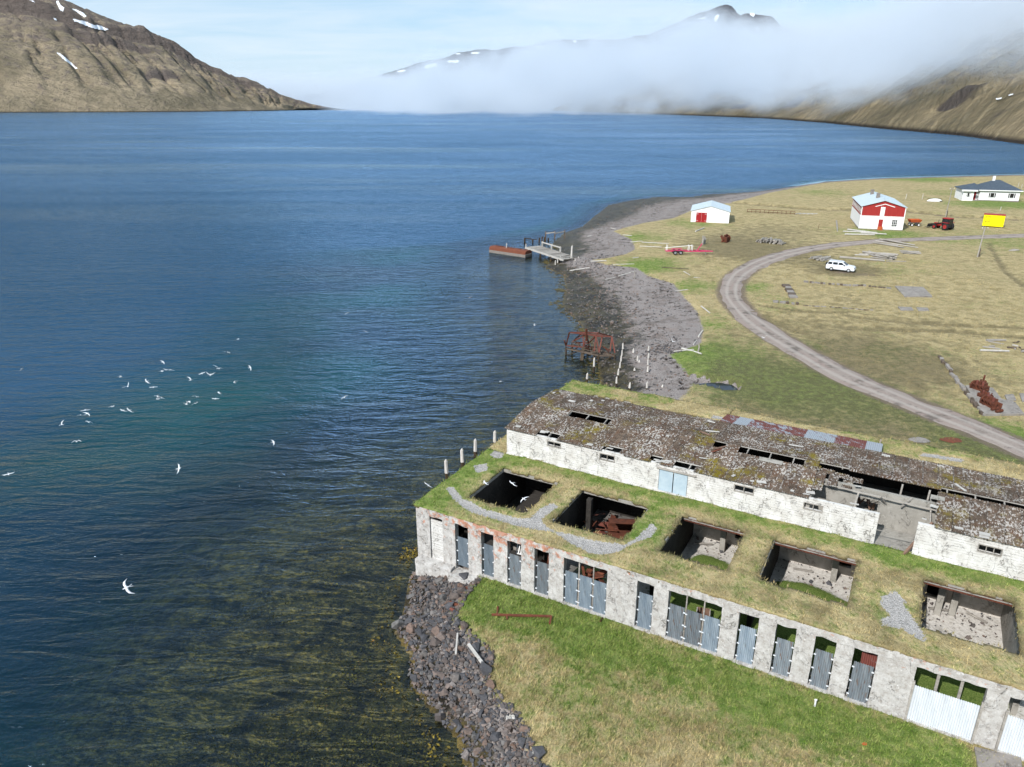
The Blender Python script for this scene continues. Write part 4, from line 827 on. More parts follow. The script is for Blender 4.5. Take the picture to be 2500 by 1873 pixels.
def road():
    n = len(roadL); k = 9; V = []; ac = []; al = []; s = np.r_[0, np.cumsum(np.hypot(*np.diff(roadC, axis=0).T))]
    for i in range(n):
        for j in range(k):
            f = j/(k-1); wob = 1.0*(fbm(np.array([s[i]*0.35]), np.array([f*9.]), 2)[0]-0.5)*(j in (0, k-1)); d = roadR[i]-roadL[i]; d = d/np.hypot(*d)
            q = roadL[i]*(1-f)+roadR[i]*f+d*wob; V.append((q[0], q[1], 0)); ac.append(2*f-1); al.append(s[i])
    V = np.array(V); V[:, 2] = fields(V[:, 0], V[:, 1], True)['z']+0.03+0.05*(1-np.abs(np.array(ac)))-0.03*(np.abs(np.array(ac)) > .99)
    i = np.arange(n*k).reshape(n, k); F = np.stack([i[:-1, :-1], i[:-1, 1:], i[1:, 1:], i[1:, :-1]], -1).reshape(-1, 4)[:, ::-1]
    tag(mesh_np('gravel_road', V, F, M['road'], smooth=True, attrs={'across': ac, 'along': al}), kind='structure')
road()

# ------------------------------------------------------------------ stones of the bank
def mat_stone(name, src):
    t = NT(name); p = t.obj(); n = t.noise(p, 3, 5, 0.7); n2 = t.noise(p, 16, 4, 0.7)
    v = t.n('ShaderNodeObjectInfo').outputs['Random'] if src == 'obj' else t.attr('tone')
    cr = t.n('ShaderNodeValToRGB'); t.set(cr.inputs[0], v); e = cr.color_ramp.elements; e[0].color = alb(84, 84, 88); e[1].color = alb(150, 146, 144)
    for pos_, c in ((0.3, alb(96, 96, 100)), (0.55, alb(112, 98, 90)), (0.72, alb(128, 126, 124)), (0.86, alb(140, 112, 96))): q = e.new(pos_); q.color = c
    col = t.mix(t.rng(n, 0.35, 0.7, 0, .6), cr.outputs[0], alb(66, 64, 64)); col = t.mix(t.rng(n2, 0.6, 0.72, 0, .5), col, alb(170, 164, 158))
    t.pbr(col, 0.85, t.bump(n2, 0.5, 0.05), spec=0.25); return t.m
M['stone'] = mat_stone('bank_stone', 'obj'); M['rubble'] = mat_stone('small_rubble', 'attr')
def hull(n, seed, flat=0.75):
    r = np.random.default_rng(seed); p = r.normal(size=(n, 3)); p /= np.linalg.norm(p, axis=1)[:, None]; p *= r.uniform(0.75, 1.0, (n, 1)); p *= np.array([1, r.uniform(.6, .95), flat*r.uniform(.7, 1)])
    bm = bmesh.new(); [bm.verts.new(q) for q in p]; bmesh.ops.convex_hull(bm, input=bm.verts[:]); bmesh.ops.triangulate(bm, faces=bm.faces[:])
    for v in [v for v in bm.verts if not v.link_faces]: bm.verts.remove(v)
    bm.verts.ensure_lookup_table(); me = bpy.data.meshes.new('stone'); bm.to_mesh(me); bm.free(); return me
def scatter_joined(name, P, S, hulls, mat, parent=None, seed=1):
    r = np.random.default_rng(seed); VV = []; FF = []; TT = []; b = 0
    for (x, y, z), s in zip(P, S):
        V0, F0 = hulls[r.integers(len(hulls))]; a = r.uniform(0, 6.28); c, sn = math.cos(a), math.sin(a)
        V = V0*s; V = np.c_[V[:, 0]*c-V[:, 1]*sn+x, V[:, 0]*sn+V[:, 1]*c+y, V[:, 2]+z]
        VV.append(V); FF.append(F0+b); b += len(V); TT.append(np.full(len(V), r.random()))
    return mesh_np(name, np.concatenate(VV), np.concatenate(FF), mat, parent, attrs={'tone': np.concatenate(TT)})
def npmesh(me):
    v = np.zeros(len(me.vertices)*3); me.vertices.foreach_get('co', v); f = np.array([p.vertices[:] for p in me.polygons]); return v.reshape(-1, 3), f
HB = [hull(13, 100+i) for i in range(14)]; HS = [npmesh(hull(9, 300+i)) for i in range(10)]
def bank():
    r = np.random.default_rng(5); n = 60000; x = r.uniform(-12, 9, n); y = r.uniform(14, 42, n); f = fields(x, y)
    dB = sdist(x, y, BUILD_POLY); lo = np.where(y > 33, 0.25, 0.15)
    on = (f['veg'] < 0.25) & (f['shore'] > lo-0.5*r.random(n)**3) & (dB < -0.3)
    x, y, z = x[on], y[on], f['z'][on]; k = r.random(len(x)) < 0.9; x, y, z = x[k], y[k], z[k]
    m = min(len(x), 5200); s = r.uniform(0.07, 0.17, m)*(1+0.6*(r.random(m) > .8))
    o = scatter_joined('rock_bank', np.c_[x[:m], y[:m], z[:m]+s*0.35], s, HS, M['rubble']); tag(o, kind='structure')
    # the 300 biggest, each its own stone
    got = []; i = m
    for xi, yi, zi in zip(x[m:], y[m:], z[m:]):
        s = 0.16+0.36*r.random()**2.6
        if all((xi-a)**2+(yi-b)**2 > (0.62*(s+c))**2 for a, b, c in got):
            got.append((xi, yi, s)); me = HB[len(got) % len(HB)]
            if not me.materials: me.materials.append(M['stone'])
            c = link('stone', me, o); c.location = (xi, yi, zi+s*0.35); c.scale = (s,)*3; c.rotation_euler = (r.uniform(-.5, .5), r.uniform(-.5, .5), r.uniform(0, 6.3))
        if len(got) >= 300: break
bank()
def pit_rubble():
    r = np.random.default_rng(15); P = []; S = []
    for a, b, k in ((14.5, 18.0, 70), (19.8, 24.0, 90), (27.4, 31.2, 120), (8.2, 12.2, 80)):
        for i in range(k): P.append((r.uniform(a, b), min(10.0, 6.2+abs(r.normal(2.6, 1.1))), 1.80)); S.append(r.uniform(.03, .10) if r.random() < .92 else r.uniform(.15, .28))
    o = scatter_joined('rubble', np.array(P), np.array(S), HS, M['rubble'], fac, seed=6); o['kind'] = 'stuff'
    for u, v, a in ((15.2, 9.3, .4), (21.2, 9.4, .2), (28.4, 9.2, .3), (30.2, 9.4, -.5)): MB().box((u, v, 1.86), (1.1, .13, .06), rz=a).build('fallen_board', M['timber'], fac)
pit_rubble()
def beach_stones():
    r = np.random.default_rng(9); P = []; S = []
    for px, py, sx, sy, k in ((1430, 655, 45, 12, 420), (1610, 860, 30, 14, 260), (1440, 590, 60, 40, 160), (1560, 700, 60, 50, 160), (1600, 930, 60, 18, 160), (1500, 640, 60, 10, 160), (1440, 720, 45, 45, 700), (1450, 820, 45, 40, 500), (1470, 540, 50, 25, 300), (1560, 500, 60, 15, 300), (1560, 760, 70, 50, 500), (1500, 780, 12, 3, 3)):
        for i in range(k):
            q = at(px+r.normal()*sx, py+r.normal()*sy, 0.7); P.append((q.x, q.y)); S.append(r.uniform(0.07, 0.24) if k > 10 else .45)
    P = np.array(P); f = fields(P[:, 0], P[:, 1]); on = (f['veg'] < 0.3) & (f['shore'] > -1.0); P = np.c_[P, f['z']][on]; S = np.array(S)[on]; P[:, 2] += S*0.2
    tag(scatter_joined('beach_stones', P, S, HS, M['rubble'], seed=4), 'loose grey stones strewn over the gravel beach', 'stones', kind='stuff')
beach_stones()

# weed floating in the shallows
def mat_weed():
    t = NT('seaweed'); v = t.attr('tone'); cr = t.n('ShaderNodeValToRGB'); t.set(cr.inputs[0], v); e = cr.color_ramp.elements; e[0].color = alb(62, 56, 32); e[1].color = alb(170, 122, 46)
    q = e.new(0.5); q.color = alb(120, 104, 36); q = e.new(0.75); q.color = alb(150, 130, 44); t.pbr(cr.outputs[0], 0.6); return t.m
M['weed'] = mat_weed()
def weed():
    r = np.random.default_rng(21); n = 260000; x = r.uniform(-26, 6, n); y = r.uniform(18, 66, n); f = fields(x, y); d = -f['z']
    nz = fbm(x*0.45, y*0.45, 4); nz2 = fbm(x*0.12+4, y*0.12, 3)
    dens = sstep(0.52, 0.68, nz*0.6+nz2*0.4)*(1-sstep(0.25, 1.25, d))+0.25*(1-sstep(0.1, 0.55, d))
    on = (d > 0.03) & (d < 1.6) & (r.random(n) < dens*0.45) & (sdist(x, y, BUILD_POLY) < -0.4); x, y, d, nz = x[on], y[on], d[on], nz[on]; k = len(x)
    z = np.maximum(-d+0.06, -0.10-0.12*r.random(k)); s = r.uniform(0.03, 0.085, k); a = r.uniform(0, 6.28, k)
    V = []; 
    for j in range(4):
        t = a+j*1.57+r.uniform(-.3, .3, k); V.append(np.c_[x+np.cos(t)*s*(1.5 if j % 2 else .8), y+np.sin(t)*s*(1.5 if j % 2 else .8), z+r.uniform(-.03, .05, k)])
    V = np.stack(V, 1).reshape(-1, 3); F = np.arange(4*k).reshape(-1, 4); tone = np.repeat(np.clip(r.normal(0.30, .2, k)+(nz-.55)*1.2, 0, 1), 4)
    tag(mesh_np('seaweed', V, F, M['weed'], attrs={'tone': tone}), 'olive and ochre seaweed floating in the shallow water', 'seaweed', kind='stuff')
weed()
def far_weed():
    r = np.random.default_rng(23); n = 90000; x = r.uniform(-12, 40, n); y = r.uniform(66, 175, n); f = fields(x, y); d = -f['z']
    nz = fbm(x*0.35, y*0.35, 4); nz2 = fbm(x*0.1+4, y*0.1, 3); dens = sstep(0.50, 0.62, nz*0.6+nz2*0.4)*(1-sstep(0.5, 1.6, d))+0.15*(1-sstep(0.1, 0.4, d))
    on = (d > 0.0) & (d < 1.7) & (r.random(n) < dens) & (sdist(x, y, BUILD_POLY) < -0.4); x, y, d = x[on], y[on], d[on]; k = len(x)
    z = np.maximum(-d+0.05, -0.06-0.05*r.random(k)); s = r.uniform(0.10, 0.34, k); a = r.uniform(0, 6.28, k); V = []
    for j in range(4): t = a+j*1.57+r.uniform(-.3, .3, k); V.append(np.c_[x+np.cos(t)*s*(1.5 if j % 2 else .8), y+np.sin(t)*s*(1.5 if j % 2 else .8), z+r.uniform(-.02, .03, k)])
    V = np.stack(V, 1).reshape(-1, 3); tone = np.repeat(np.clip(r.normal(0.2, .15, k), 0, 1), 4)
    tag(mesh_np('shore_weed', V, np.arange(4*k).reshape(-1, 4), M['weed'], attrs={'tone': tone}), 'dark weed patches in the water off the gravel beach', 'seaweed', kind='stuff')
far_weed()

# ------------------------------------------------------------------ grass: blades in tufts on the lawn, the banks and the roof
def mat_blade():
    t = NT('grass_blade'); g, h = grass_nodes(t, t.pos()); v = t.attr('tone'); col = t.mix(1.0, g, t.mix(v, (0.55, 0.56, 0.5, 1), (1.5, 1.45, 1.35, 1)), 'MULTIPLY'); t.pbr(col, 0.8, spec=0.1); return t.m
M['blade'] = mat_blade()
def blades(name, label, x, y, z, gr, mo, hmin, hmax, per=5, seed=3):
    r = np.random.default_rng(seed); k = len(x)*per; i = np.repeat(np.arange(len(x)), per); bx = x[i]+r.normal(0, .07, k); by = y[i]+r.normal(0, .07, k); bz = z[i]-0.03
    h = r.uniform(hmin, hmax, k); a = r.uniform(0, 6.28, k); w_ = r.uniform(.012, .03, k); lean = h*r.uniform(.3, 1.1, k); la = r.normal(0.6, .9, k)
    V = np.stack([np.c_[bx-np.cos(a)*w_, by-np.sin(a)*w_, bz], np.c_[bx+np.cos(a)*w_, by+np.sin(a)*w_, bz], np.c_[bx+np.cos(la)*lean, by+np.sin(la)*lean, bz+h]], 1).reshape(-1, 3)
    tone = np.repeat(r.random(k), 3); o = mesh_np(name, V, np.arange(3*k).reshape(-1, 3), M['blade'], attrs={'tone': tone, 'green': np.repeat(gr[i], 3), 'moor': np.repeat(mo[i], 3)})
    return tag(o, label, 'grass', kind='stuff')
def lawns():
    r = np.random.default_rng(31); n = 52000; x = r.uniform(-6, 27, n); y = r.uniform(14, 38, n); f = fields(x, y); dB = sdist(x, y, BUILD_POLY)
    on = (f['veg'] > 0.0) & (dB < -0.05); on &= r.random(n) < 0.35+0.8*fbm(x*.6, y*.6, 3); blades('lawn_grass', 'rough green and straw-coloured grass in front of the ruin', x[on], y[on], f['z'][on], f['green'][on], f['moor'][on], .05, .24)
    n = 30000; x = r.uniform(8, 75, n); y = r.uniform(50, 140, n); f = fields(x, y); dB = sdist(x, y, BUILD_POLY); dR = sdist(x, y, roadC, closed=False)
    on = (f['veg'] > 0.1) & (dB < -0.2) & (dR > 2.4) & (r.random(n) < fbm(x*.3, y*.3, 3)*1.2); blades('meadow_grass', 'straw-coloured rough grass of the meadow behind the ruin', x[on], y[on], f['z'][on], f['green'][on], f['moor'][on], .08, .28, per=3)
    # roof
    P = []; 
    for o in [o for o in fac.children if 'turf' in o.name]:
        me = o.data; m = len(me.vertices); co = np.zeros(m*3); me.vertices.foreach_get('co', co); co = co.reshape(-1, 3); A = {}
        for a in ('green', 'moor', 'bare', 'soil'): v = np.zeros(m); me.attributes[a].data.foreach_get('value', v); A[a] = v
        used = np.zeros(m, bool); lp = np.zeros(len(me.loops), np.int32); me.loops.foreach_get('vertex_index', lp); used[lp] = True; k = used & (A['bare'] < .35) & (A['soil'] < .5) & (r.random(m) < .5); q = co[k]; q[:, :2] += r.uniform(-.08, .08, (len(q), 2)); q[:, 2] += np.where(A['soil'][k] > .5, .1, 0)
        P.append(np.c_[RA.x+RU.x*q[:, 0]+RV.x*q[:, 1], RA.y+RU.y*q[:, 0]+RV.y*q[:, 1], q[:, 2], A['green'][k], A['moor'][k]])
    P = np.concatenate(P); blades('roof_grass', 'long dry and green grass growing on the ruin roof', P[:, 0], P[:, 1], P[:, 2], P[:, 3], P[:, 4], .06, .20, per=4, seed=8)
lawns()

# ------------------------------------------------------------------ white boathouse
M['roof_blue'] = mat_simple('pale_blue_roof', alb(200, 212, 219), alb(210, 220, 226), 1.0, 0.5, 0.02)
M['red'] = mat_simple('red_paint', alb(176, 34, 38), alb(160, 28, 34), 1.5, 0.6, 0.03)
M['redwall'] = mat_simple('red_cladding', alb(176, 52, 48), alb(162, 46, 44), 1.5, 0.7, 0.05, stretch=(3, 3, 0.4))
M['slate'] = mat_simple('dark_slate_roof', alb(66, 78, 92), alb(82, 94, 106), 2.0, 0.7, 0.1)
M['black'] = mat_simple('black_rubber', alb(34, 34, 36), alb(44, 44, 46), 4, 0.8, 0.1)
M['glass'] = mat_simple('dark_glass', alb(30, 32, 36), alb(44, 46, 50), 2, 0.12, 0.0, spec=0.6)
M['white_paint'] = mat_simple('white_paint', alb(246, 246, 246, .8), alb(238, 238, 238, .8), 2, 0.4, 0.02)
M['chimney'] = mat_simple('chimney_render', alb(150, 142, 134), alb(128, 120, 114), 3, .9, .2)
M['yellow'] = mat_simple('yellow_paint', alb(250, 236, 0, .82), alb(244, 226, 0, .82), 2, .5, .02)
M['pink'] = mat_simple('pink_paint', alb(222, 62, 116), alb(204, 52, 104), 2, .5, .03)
M['orange'] = mat_simple('orange_paint', alb(206, 104, 56), alb(180, 84, 46), 3, .8, .1)
M['carpaint'] = mat_simple('white_car_paint', alb(226, 230, 234, .8), alb(220, 224, 230, .8), 2, .25, 0, spec=.5)
M['steel'] = mat_simple('grey_steel', alb(150, 152, 156), alb(172, 174, 178), 3, .5, .05, metal=.3)
M['concrete_slab'] = mat_plaster('slab_concrete', alb(166, 160, 154), alb(138, 132, 126), alb(188, 182, 176), crack=.6)
def frame_from(pl, pr):
    d = (pr-pl); d.z = 0; return math.atan2(d.y, d.x), d.length
def boathouse():
    a = at(1686, 541.5); b = at(1779, 545); rz, W_ = frame_from(a, b); D = 11.0; h = 2.55; ap = 3.75
    t = thing('boathouse', 'white boathouse with pale blue gable roof and red double door by the shore', 'building', (a.x, a.y, 1.3), rz)
    MB().prism([(0, 0), (W_, 0), (W_, h+.3), (W_/2, ap+.3), (0, h+.3)], 'y', 0, D).build('wall', M['whitehouse'], t)
    for s in (-1, 1):
        e = W_/2+s*(W_/2+0.22); m = MB(); zc = h+.3-.22*(ap-h)/(W_/2)
        m.prism([(W_/2, ap+.34), (e, zc+.04), (e, zc+.13), (W_/2, ap+.44)], 'y', -0.18, D+.18); r_ = m.build('roof', M['roof_blue'], t)
        for k in range(13): yy = k*D/12; MB().beam((W_/2+s*.05, yy, ap+.45), (e, yy, zc+.14), .06, .04).build('seam', M['galv_door'], r_)
    x0, x1 = W_*0.135, W_*0.415
    for p, q in ((x0, (x0+x1)/2-.02), ((x0+x1)/2+.02, x1)):
        d = MB().bb(p, q, -.06, -.003, .25, 2.55).build('door', M['red'], t)
        for z in (.6, 2.2): MB().bb(p if p == x0 else q-.5, p+.5 if p == x0 else q, -.08, -.062, z, z+.06).build('hinge', M['white_paint'], d)
boathouse()
def footing(t, x0, x1, y0, y1, z): MB().bb(x0-.06, x1+.06, y0-.06, y1+.06, -.4, z).build('footing', M['chimney'], t)
def red_house():
    a = at(2096.5, 558.5); rz = R(-17.5); W_ = 8.9; D = 18.0; h = 5.0; ap = 6.35; s0 = 2.95
    t = thing('red_house', 'two-storey house, red upper walls over white, pale blue roof with two chimneys', 'house', (a.x, a.y, 1.3), rz)
    footing(t, 0, W_, 0, D, .42)
    for x in (0, W_): MB().bb(x-.09, x+.09, -.09, .09, .42, h+.25).build('corner_board', M['white_paint'], t)
    MB().bb(-.05, W_+.05, -.10, -.035, s0+.22, s0+.36).build('belt_board', M['white_paint'], t)
    MB().bb(0, W_, 0, D, 0, s0+.3).build('lower_wall', M['whitehouse'], t)
    MB().prism([(0.0, s0+.3), (W_, s0+.3), (W_, h+.3), (W_/2, ap+.3), (0, h+.3)], 'y', -.03, D+.03).build('upper_wall', M['redwall'], t)
    for s in (-1, 1):
        e = W_/2+s*(W_/2+0.3); zc = h+.3-.3*(ap-h)/(W_/2); r_ = MB().prism([(W_/2, ap+.34), (e, zc+.04), (e, zc+.14), (W_/2, ap+.45)], 'y', -0.3, D+.3).build('roof', M['roof_blue'], t)
        for k in range(20): yy = -.1+k*(D+.2)/19; MB().beam((W_/2+s*.05, yy, ap+.46), (e, yy, zc+.15), .06, .04).build('seam', M['galv_door'], r_)
    for x, y in ((W_*.43, 6.5), (W_*.40, 14.5)):
        c = MB().bb(x-.35, x+.35, y-.35, y+.35, h+.6, ap+1.15).build('chimney', M['chimney'], t); MB().bb(x-.42, x+.42, y-.42, y+.42, ap+1.15, ap+1.27).build('cap', M['chimney'], c)
    MB().bb(W_*.435, W_*.535, -.07, -.033, s0+.0, s0+2.35).build('hatch_panel', M['white_paint'], t)
    d = MB().bb(W_*.435, W_*.53, -.06, -.003, .3, 2.55).build('door', M['redwall'], t); MB().bb(W_*.43, W_*.54, -.5, -.065, .25, 1.0).build('doorstep', M['orange'], t)
    m = MB(); m.beam((W_*.30, -.06, h+.35), (W_*.52, -.06, h+.95), .05, .14); m.build('gable_trim', M['white_paint'], t); m = MB(); m.beam((W_*.52, -.06, h+.95), (W_*.75, -.06, h+.35), .05, .14); m.build('gable_trim', M['white_paint'], t)
    def window(x0, x1, z0, z1, cols=3, rows=3, face='f'):
        P = (lambda u0, u1, d0, d1, c, e: MB().bb(u0, u1, d0, d1, c, e)) if face == 'f' else (lambda u0, u1, d0, d1, c, e: MB().bb(d0, d1, u0, u1, c, e))
        w_ = P(x0, x1, -.05, -.034, z0, z1).build('window', M['glass'], t)
        for i in range(cols+1): xx = x0+(x1-x0)*i/cols; P(xx-.035, xx+.035, -.075, -.052, z0, z1).build('glazing_bar', M['white_paint'], w_)
        for i in range(rows+1): zz = z0+(z1-z0)*i/rows; P(x0-.03, x1+.03, -.09, -.077, zz-.035, zz+.035).build('glazing_bar', M['white_paint'], w_)
    window(W_*.74, W_*.86, 1.15, 2.6)
    for i in range(7): window(1.0+i*2.45, 2.3+i*2.45, s0+.75, s0+1.85, 2, 2, 's')
red_house()
def bungalow():
    a = at(2347, 488.5); b = at(2486, 492.5); rz, W_ = frame_from(a, b); h = 3.2
    t = thing('bungalow', 'white single-storey bungalow with dark hipped roof and white chimney', 'house', (a.x, a.y, 1.4), rz); D = 9.0
    x1 = W_*.30; footing(t, x1, W_, 0, D, .4)
    MB().bb(x1, W_, 0.0, D, 0, h).build('wall', M['whitehouse'], t); MB().bb(0.0, W_*.19, -.5, D-1.5, 0, h).build('wall', M['whitehouse'], t); MB().bb(W_*.19, x1, 1.3, D-1.5, 0, h).build('wall', M['whitehouse'], t)
    def hip(x0, xe, y0, ye, z, rise, name):
        cx0 = x0+(ye-y0)/2; cx1 = max(cx0+.05, xe-(ye-y0)/2); cy_ = (y0+ye)/2
        V = [(x0, y0, z), (xe, y0, z), (xe, ye, z), (x0, ye, z), (cx0, cy_, z+rise), (cx1, cy_, z+rise), (x0, y0, z-.12), (xe, y0, z-.12), (xe, ye, z-.12), (x0, ye, z-.12)]
        return MB().add(V, [(0, 1, 5, 4), (1, 2, 5), (2, 3, 4, 5), (3, 0, 4), (0, 6, 7, 1), (1, 7, 8, 2), (2, 8, 9, 3), (3, 9, 6, 0), (6, 9, 8, 7)]).build(name, M['slate'], t)
    hip(x1-.5, W_+.5, -.5, D+.5, h+.14, 2.5, 'roof'); hip(-.5, x1+1.0, -.3, D-1.2, h+.15, 1.5, 'roof')
    MB().bb(-.55, W_*.24, -1.2, -.5, h-.35, h+.05).build('porch_fascia', M['white_paint'], t); MB().bb(x1-.5, W_+.55, -.58, -.48, h-.15, h+.12).build('fascia', M['white_paint'], t)
    c = MB().bb(W_*.56, W_*.60, D*.45, D*.45+.7, h+1.8, h+3.7).build('chimney', M['white_paint'], t)
    def win(u0, u1, y, z0=1.15, z1=2.5):
        w_ = MB().bb(W_*u0, W_*u1, y-.04, y-.003, z0, z1).build('window', M['glass'], t)
        for u in (u0, u0+(u1-u0)*.22, u1-(u1-u0)*.22, u1): MB().bb(W_*u-.06, W_*u+.06, y-.07, y-.042, z0, z1).build('frame', M['white_paint'], w_)
        for z in (z0, z1): MB().bb(W_*u0-.06, W_*u1+.06, y-.09, y-.072, z-.06, z+.06).build('frame', M['white_paint'], w_)
    win(.46, .59, 0); win(.80, .93, 0); win(.06, .13, -.5)
    MB().bb(W_*.215, W_*.265, 1.2, 1.297, .3, 2.6).build('door', M['red'], t); MB().bb(W_*.18, W_*.31, -.4, 1.2, 0, .3).build('doorstep', M['concrete_slab'], t)
bungalow()
def yellow_box():
    a = at(2397, 553); b = at(2448.5, 556.5); rz, W_ = frame_from(a, b); t = thing('yellow_container', 'bright yellow container with red top edge beside the road', 'container', (a.x, a.y, 1.5), rz); H_ = 2.55
    MB().bb(0, W_, 0, 2.4, .25, H_+.25).build('body', M['yellow'], t, bevel=.04); MB().bb(-.05, W_+.05, -.05, 2.45, H_+.25, H_+.33).build('top_edge', M['redwall'], t)
    for u in (.12, .30): MB().bb(W_*u-.03, W_*u+.03, -.03, -.002, .4, 2.55).build('mark', M['black'], t)
    for z in (1.3, 2.5): MB().bb(W_*.12, W_*.30, -.05, -.032, z-.03, z+.03).build('mark', M['black'], t)
    for x, y in ((.3, .2), (W_-.3, .2), (.3, 2.2), (W_-.3, 2.2)): MB().bb(x-.1, x+.1, y-.1, y+.1, 0, .25).build('foot', M['steel'], t)
yellow_box()

# ------------------------------------------------------------------ vehicles
def wheel(t, c, r, wd, axis, tyre, rim, name='wheel'):
    prof = [(r*.55, -wd/2), (r*.92, -wd/2), (r, -wd*.3), (r, wd*.3), (r*.92, wd/2), (r*.55, wd/2)]
    w_ = MB().lathe(prof, c, 20, axis).build(name, M[tyre], t, smooth=True)
    MB().lathe([(0.001, -wd*.42), (r*.45, -wd*.40), (r*.57, -wd*.48), (r*.57, wd*.48), (r*.45, wd*.40), (0.001, wd*.42)], c, 16, axis).build('rim', M[rim], w_); return w_
def suv():
    p = at(2052, 660.5); a = at(2030, 659); b = at(2074, 663.5); rz = math.atan2((b-a).y, (b-a).x)-R(2)
    t = thing('parked_car', 'white estate car parked on the grass inside the road bend', 'car', (p.x, p.y, hgt(p.x, p.y)+.02), rz); L_ = 4.6; W_ = 1.78
    low = [(-2.28, .42), (-2.30, .95), (-2.22, 1.02), (.95, 1.05), (1.9, .93), (2.22, .78), (2.30, .45), (2.2, .30), (-2.2, .32)]
    b_ = MB().prism(low, 'y', -W_/2, W_/2).build('body', M['carpaint'], t, bevel=.07)
    cab = MB(); A = [(-2.18, 1.0), (1.05, 1.0), (.25, 1.60), (-1.95, 1.64)]; V = [(x, s*(W_/2-.06 if z < 1.2 else W_/2-.22), z) for s in (-1, 1) for x, z in A]
    cab.add(V, [(0, 1, 2, 3), (7, 6, 5, 4), (0, 4, 5, 1), (1, 5, 6, 2), (2, 6, 7, 3), (3, 7, 4, 0)]).build('cabin', M['carpaint'], t, bevel=.05)
    def glass(pts, name): 
        q = [Vector(v) for v in pts]; n = (q[1]-q[0]).cross(q[2]-q[0]).normalized()*.006; MB().add([v+n for v in q], [tuple(range(len(q)))]).build(name, M['glass'], t)
    for s in (-1, 1):
        for x0, x1, tx in ((-2.0, -1.35, 0), (-1.25, -.45, 0), (-.35, .62, .42)):
            y0, y1 = s*(W_/2-.085), s*(W_/2-.185); pts = [(x0, y0, 1.09), (x1, y0, 1.09), (x1-tx, y1, 1.50), (x0+.03, y1, 1.50)]; glass(pts if s < 0 else pts[::-1], 'side_window')
    glass([(.96, -.70, 1.07), (.96, .70, 1.07), (.33, .60, 1.54), (.33, -.60, 1.54)], 'windscreen')
    for s in (-1, 1):
        for x in (-1.35, 1.38): wheel(t, (x, s*(W_/2-.10), .34), .34, .24, 'Y', 'black', 'steel')
        MB().bb(2.0, 2.24, s*.55-.18, s*.55+.18, .70, .82).build('headlight', M['glass'], t); MB().bb(.55, .75, s*(W_/2+.02)-.08, s*(W_/2+.02)+.08, 1.05, 1.2).build('mirror', M['black'], t)
        MB().beam((-1.8, s*.62, 1.68), (.1, s*.62, 1.66), .04, .05).build('roof_rail', M['steel'], t)
    MB().lathe([(.001, -.12), (.33, -.12), (.36, 0), (.33, .12), (.001, .12)], (-2.36, .1, .95), 16, 'X').build('spare_wheel', M['black'], t); MB().bb(-2.36, -2.2, -.8, .8, .3, .5).build('bumper', M['black'], t)
suv()
def tractor():
    p = at(2302, 560.5); t = thing('tractor', 'dark red tractor with black loader bucket beside the red house', 'tractor', (p.x, p.y, hgt(p.x, p.y)), R(118))
    MB().bb(-.2, 2.2, -.35, .35, .75, 1.35).build('bonnet', M['redwall'], t, bevel=.08); MB().bb(-1.6, 0, -.45, .45, .55, 1.1).build('chassis', M['black'], t)
    cb = MB().bb(-1.5, .1, -.7, .7, 1.1, 2.45).build('cab', M['glass'], t, bevel=.05); MB().bb(-1.6, .2, -.8, .8, 2.45, 2.62).build('cab_roof', M['redwall'], t, bevel=.06)
    for x in (-1.48, .08):
        for y in (-.7, .7): MB().bb(x-.05, x+.05, y-.05, y+.05, 1.1, 2.45).build('cab_post', M['black'], t)
    for s in (-1, 1):
        wheel(t, (-1.0, s*.95, .8), .8, .5, 'Y', 'black', 'redwall'); wheel(t, (1.7, s*.75, .5), .5, .34, 'Y', 'black', 'redwall')
        MB().bb(-1.7, -.3, s*.95-.28, s*.95+.28, 1.62, 1.70).build('mudguard', M['redwall'], t); m = MB(); m.beam((.3, s*.6, 1.5), (2.6, s*.6, .9), .12, .16); m.beam((2.6, s*.6, .9), (3.2, s*.6, .5), .12, .16); m.build('loader_arm', M['black'], t)
    MB().prism([(3.1, .25), (3.9, .2), (3.85, .3), (3.25, .35), (3.2, .95), (3.1, .95)], 'y', -1.0, 1.0).build('loader_bucket', M['black'], t); MB().tube((1.2, .2, 1.3), (1.2, .2, 2.1), .05).build('exhaust', M['black'], t)
tractor()
def wagon():
    p = at(2230.5, 552); t = thing('farm_trailer', 'small orange box trailer standing between the red house and tractor', 'trailer', (p.x, p.y, hgt(p.x, p.y)), R(-4))
    m = MB(); b, c = (1.05, .75), (1.3, .95)
    V = [(sx*b[0], sy*b[1], .95) for sx, sy in ((-1, -1), (1, -1), (1, 1), (-1, 1))]+[(sx*c[0], sy*c[1], 1.55) for sx, sy in ((-1, -1), (1, -1), (1, 1), (-1, 1))]
    m.add(V, [(3, 2, 1, 0), (0, 1, 5, 4), (1, 2, 6, 5), (2, 3, 7, 6), (3, 0, 4, 7)]).build('hopper', M['orange'], t)
    MB().bb(-1.0, 1.0, -.5, .5, .7, .94).build('chassis', M['steel'], t)
    for x in (-.75, .75):
        for s in (-1, 1): wheel(t, (x, s*.7, .35), .35, .2, 'Y', 'black', 'white_paint')
    MB().beam((1.0, 0, .7), (2.0, 0, .5), .08, .08).build('drawbar', M['steel'], t)
wagon()
cA = lambda x, y: (1150+x/3.314, 450+y/3.314)
r2 = lambda x, y: (1650+x/4.424, 400+y/4.424)
r3 = lambda x, y: (2050+x/4.916, 400+y/4.916)
r4 = lambda x, y: (1700+x/2.765, 650+y/2.765)
c6 = lambda x, y: (1350+x/7.373, 780+y/7.373)
cJ = lambda x, y: (1180+x/7.373, 560+y/7.373)
cR = lambda x, y: (800+x/3.16, 1350+y/3.16)
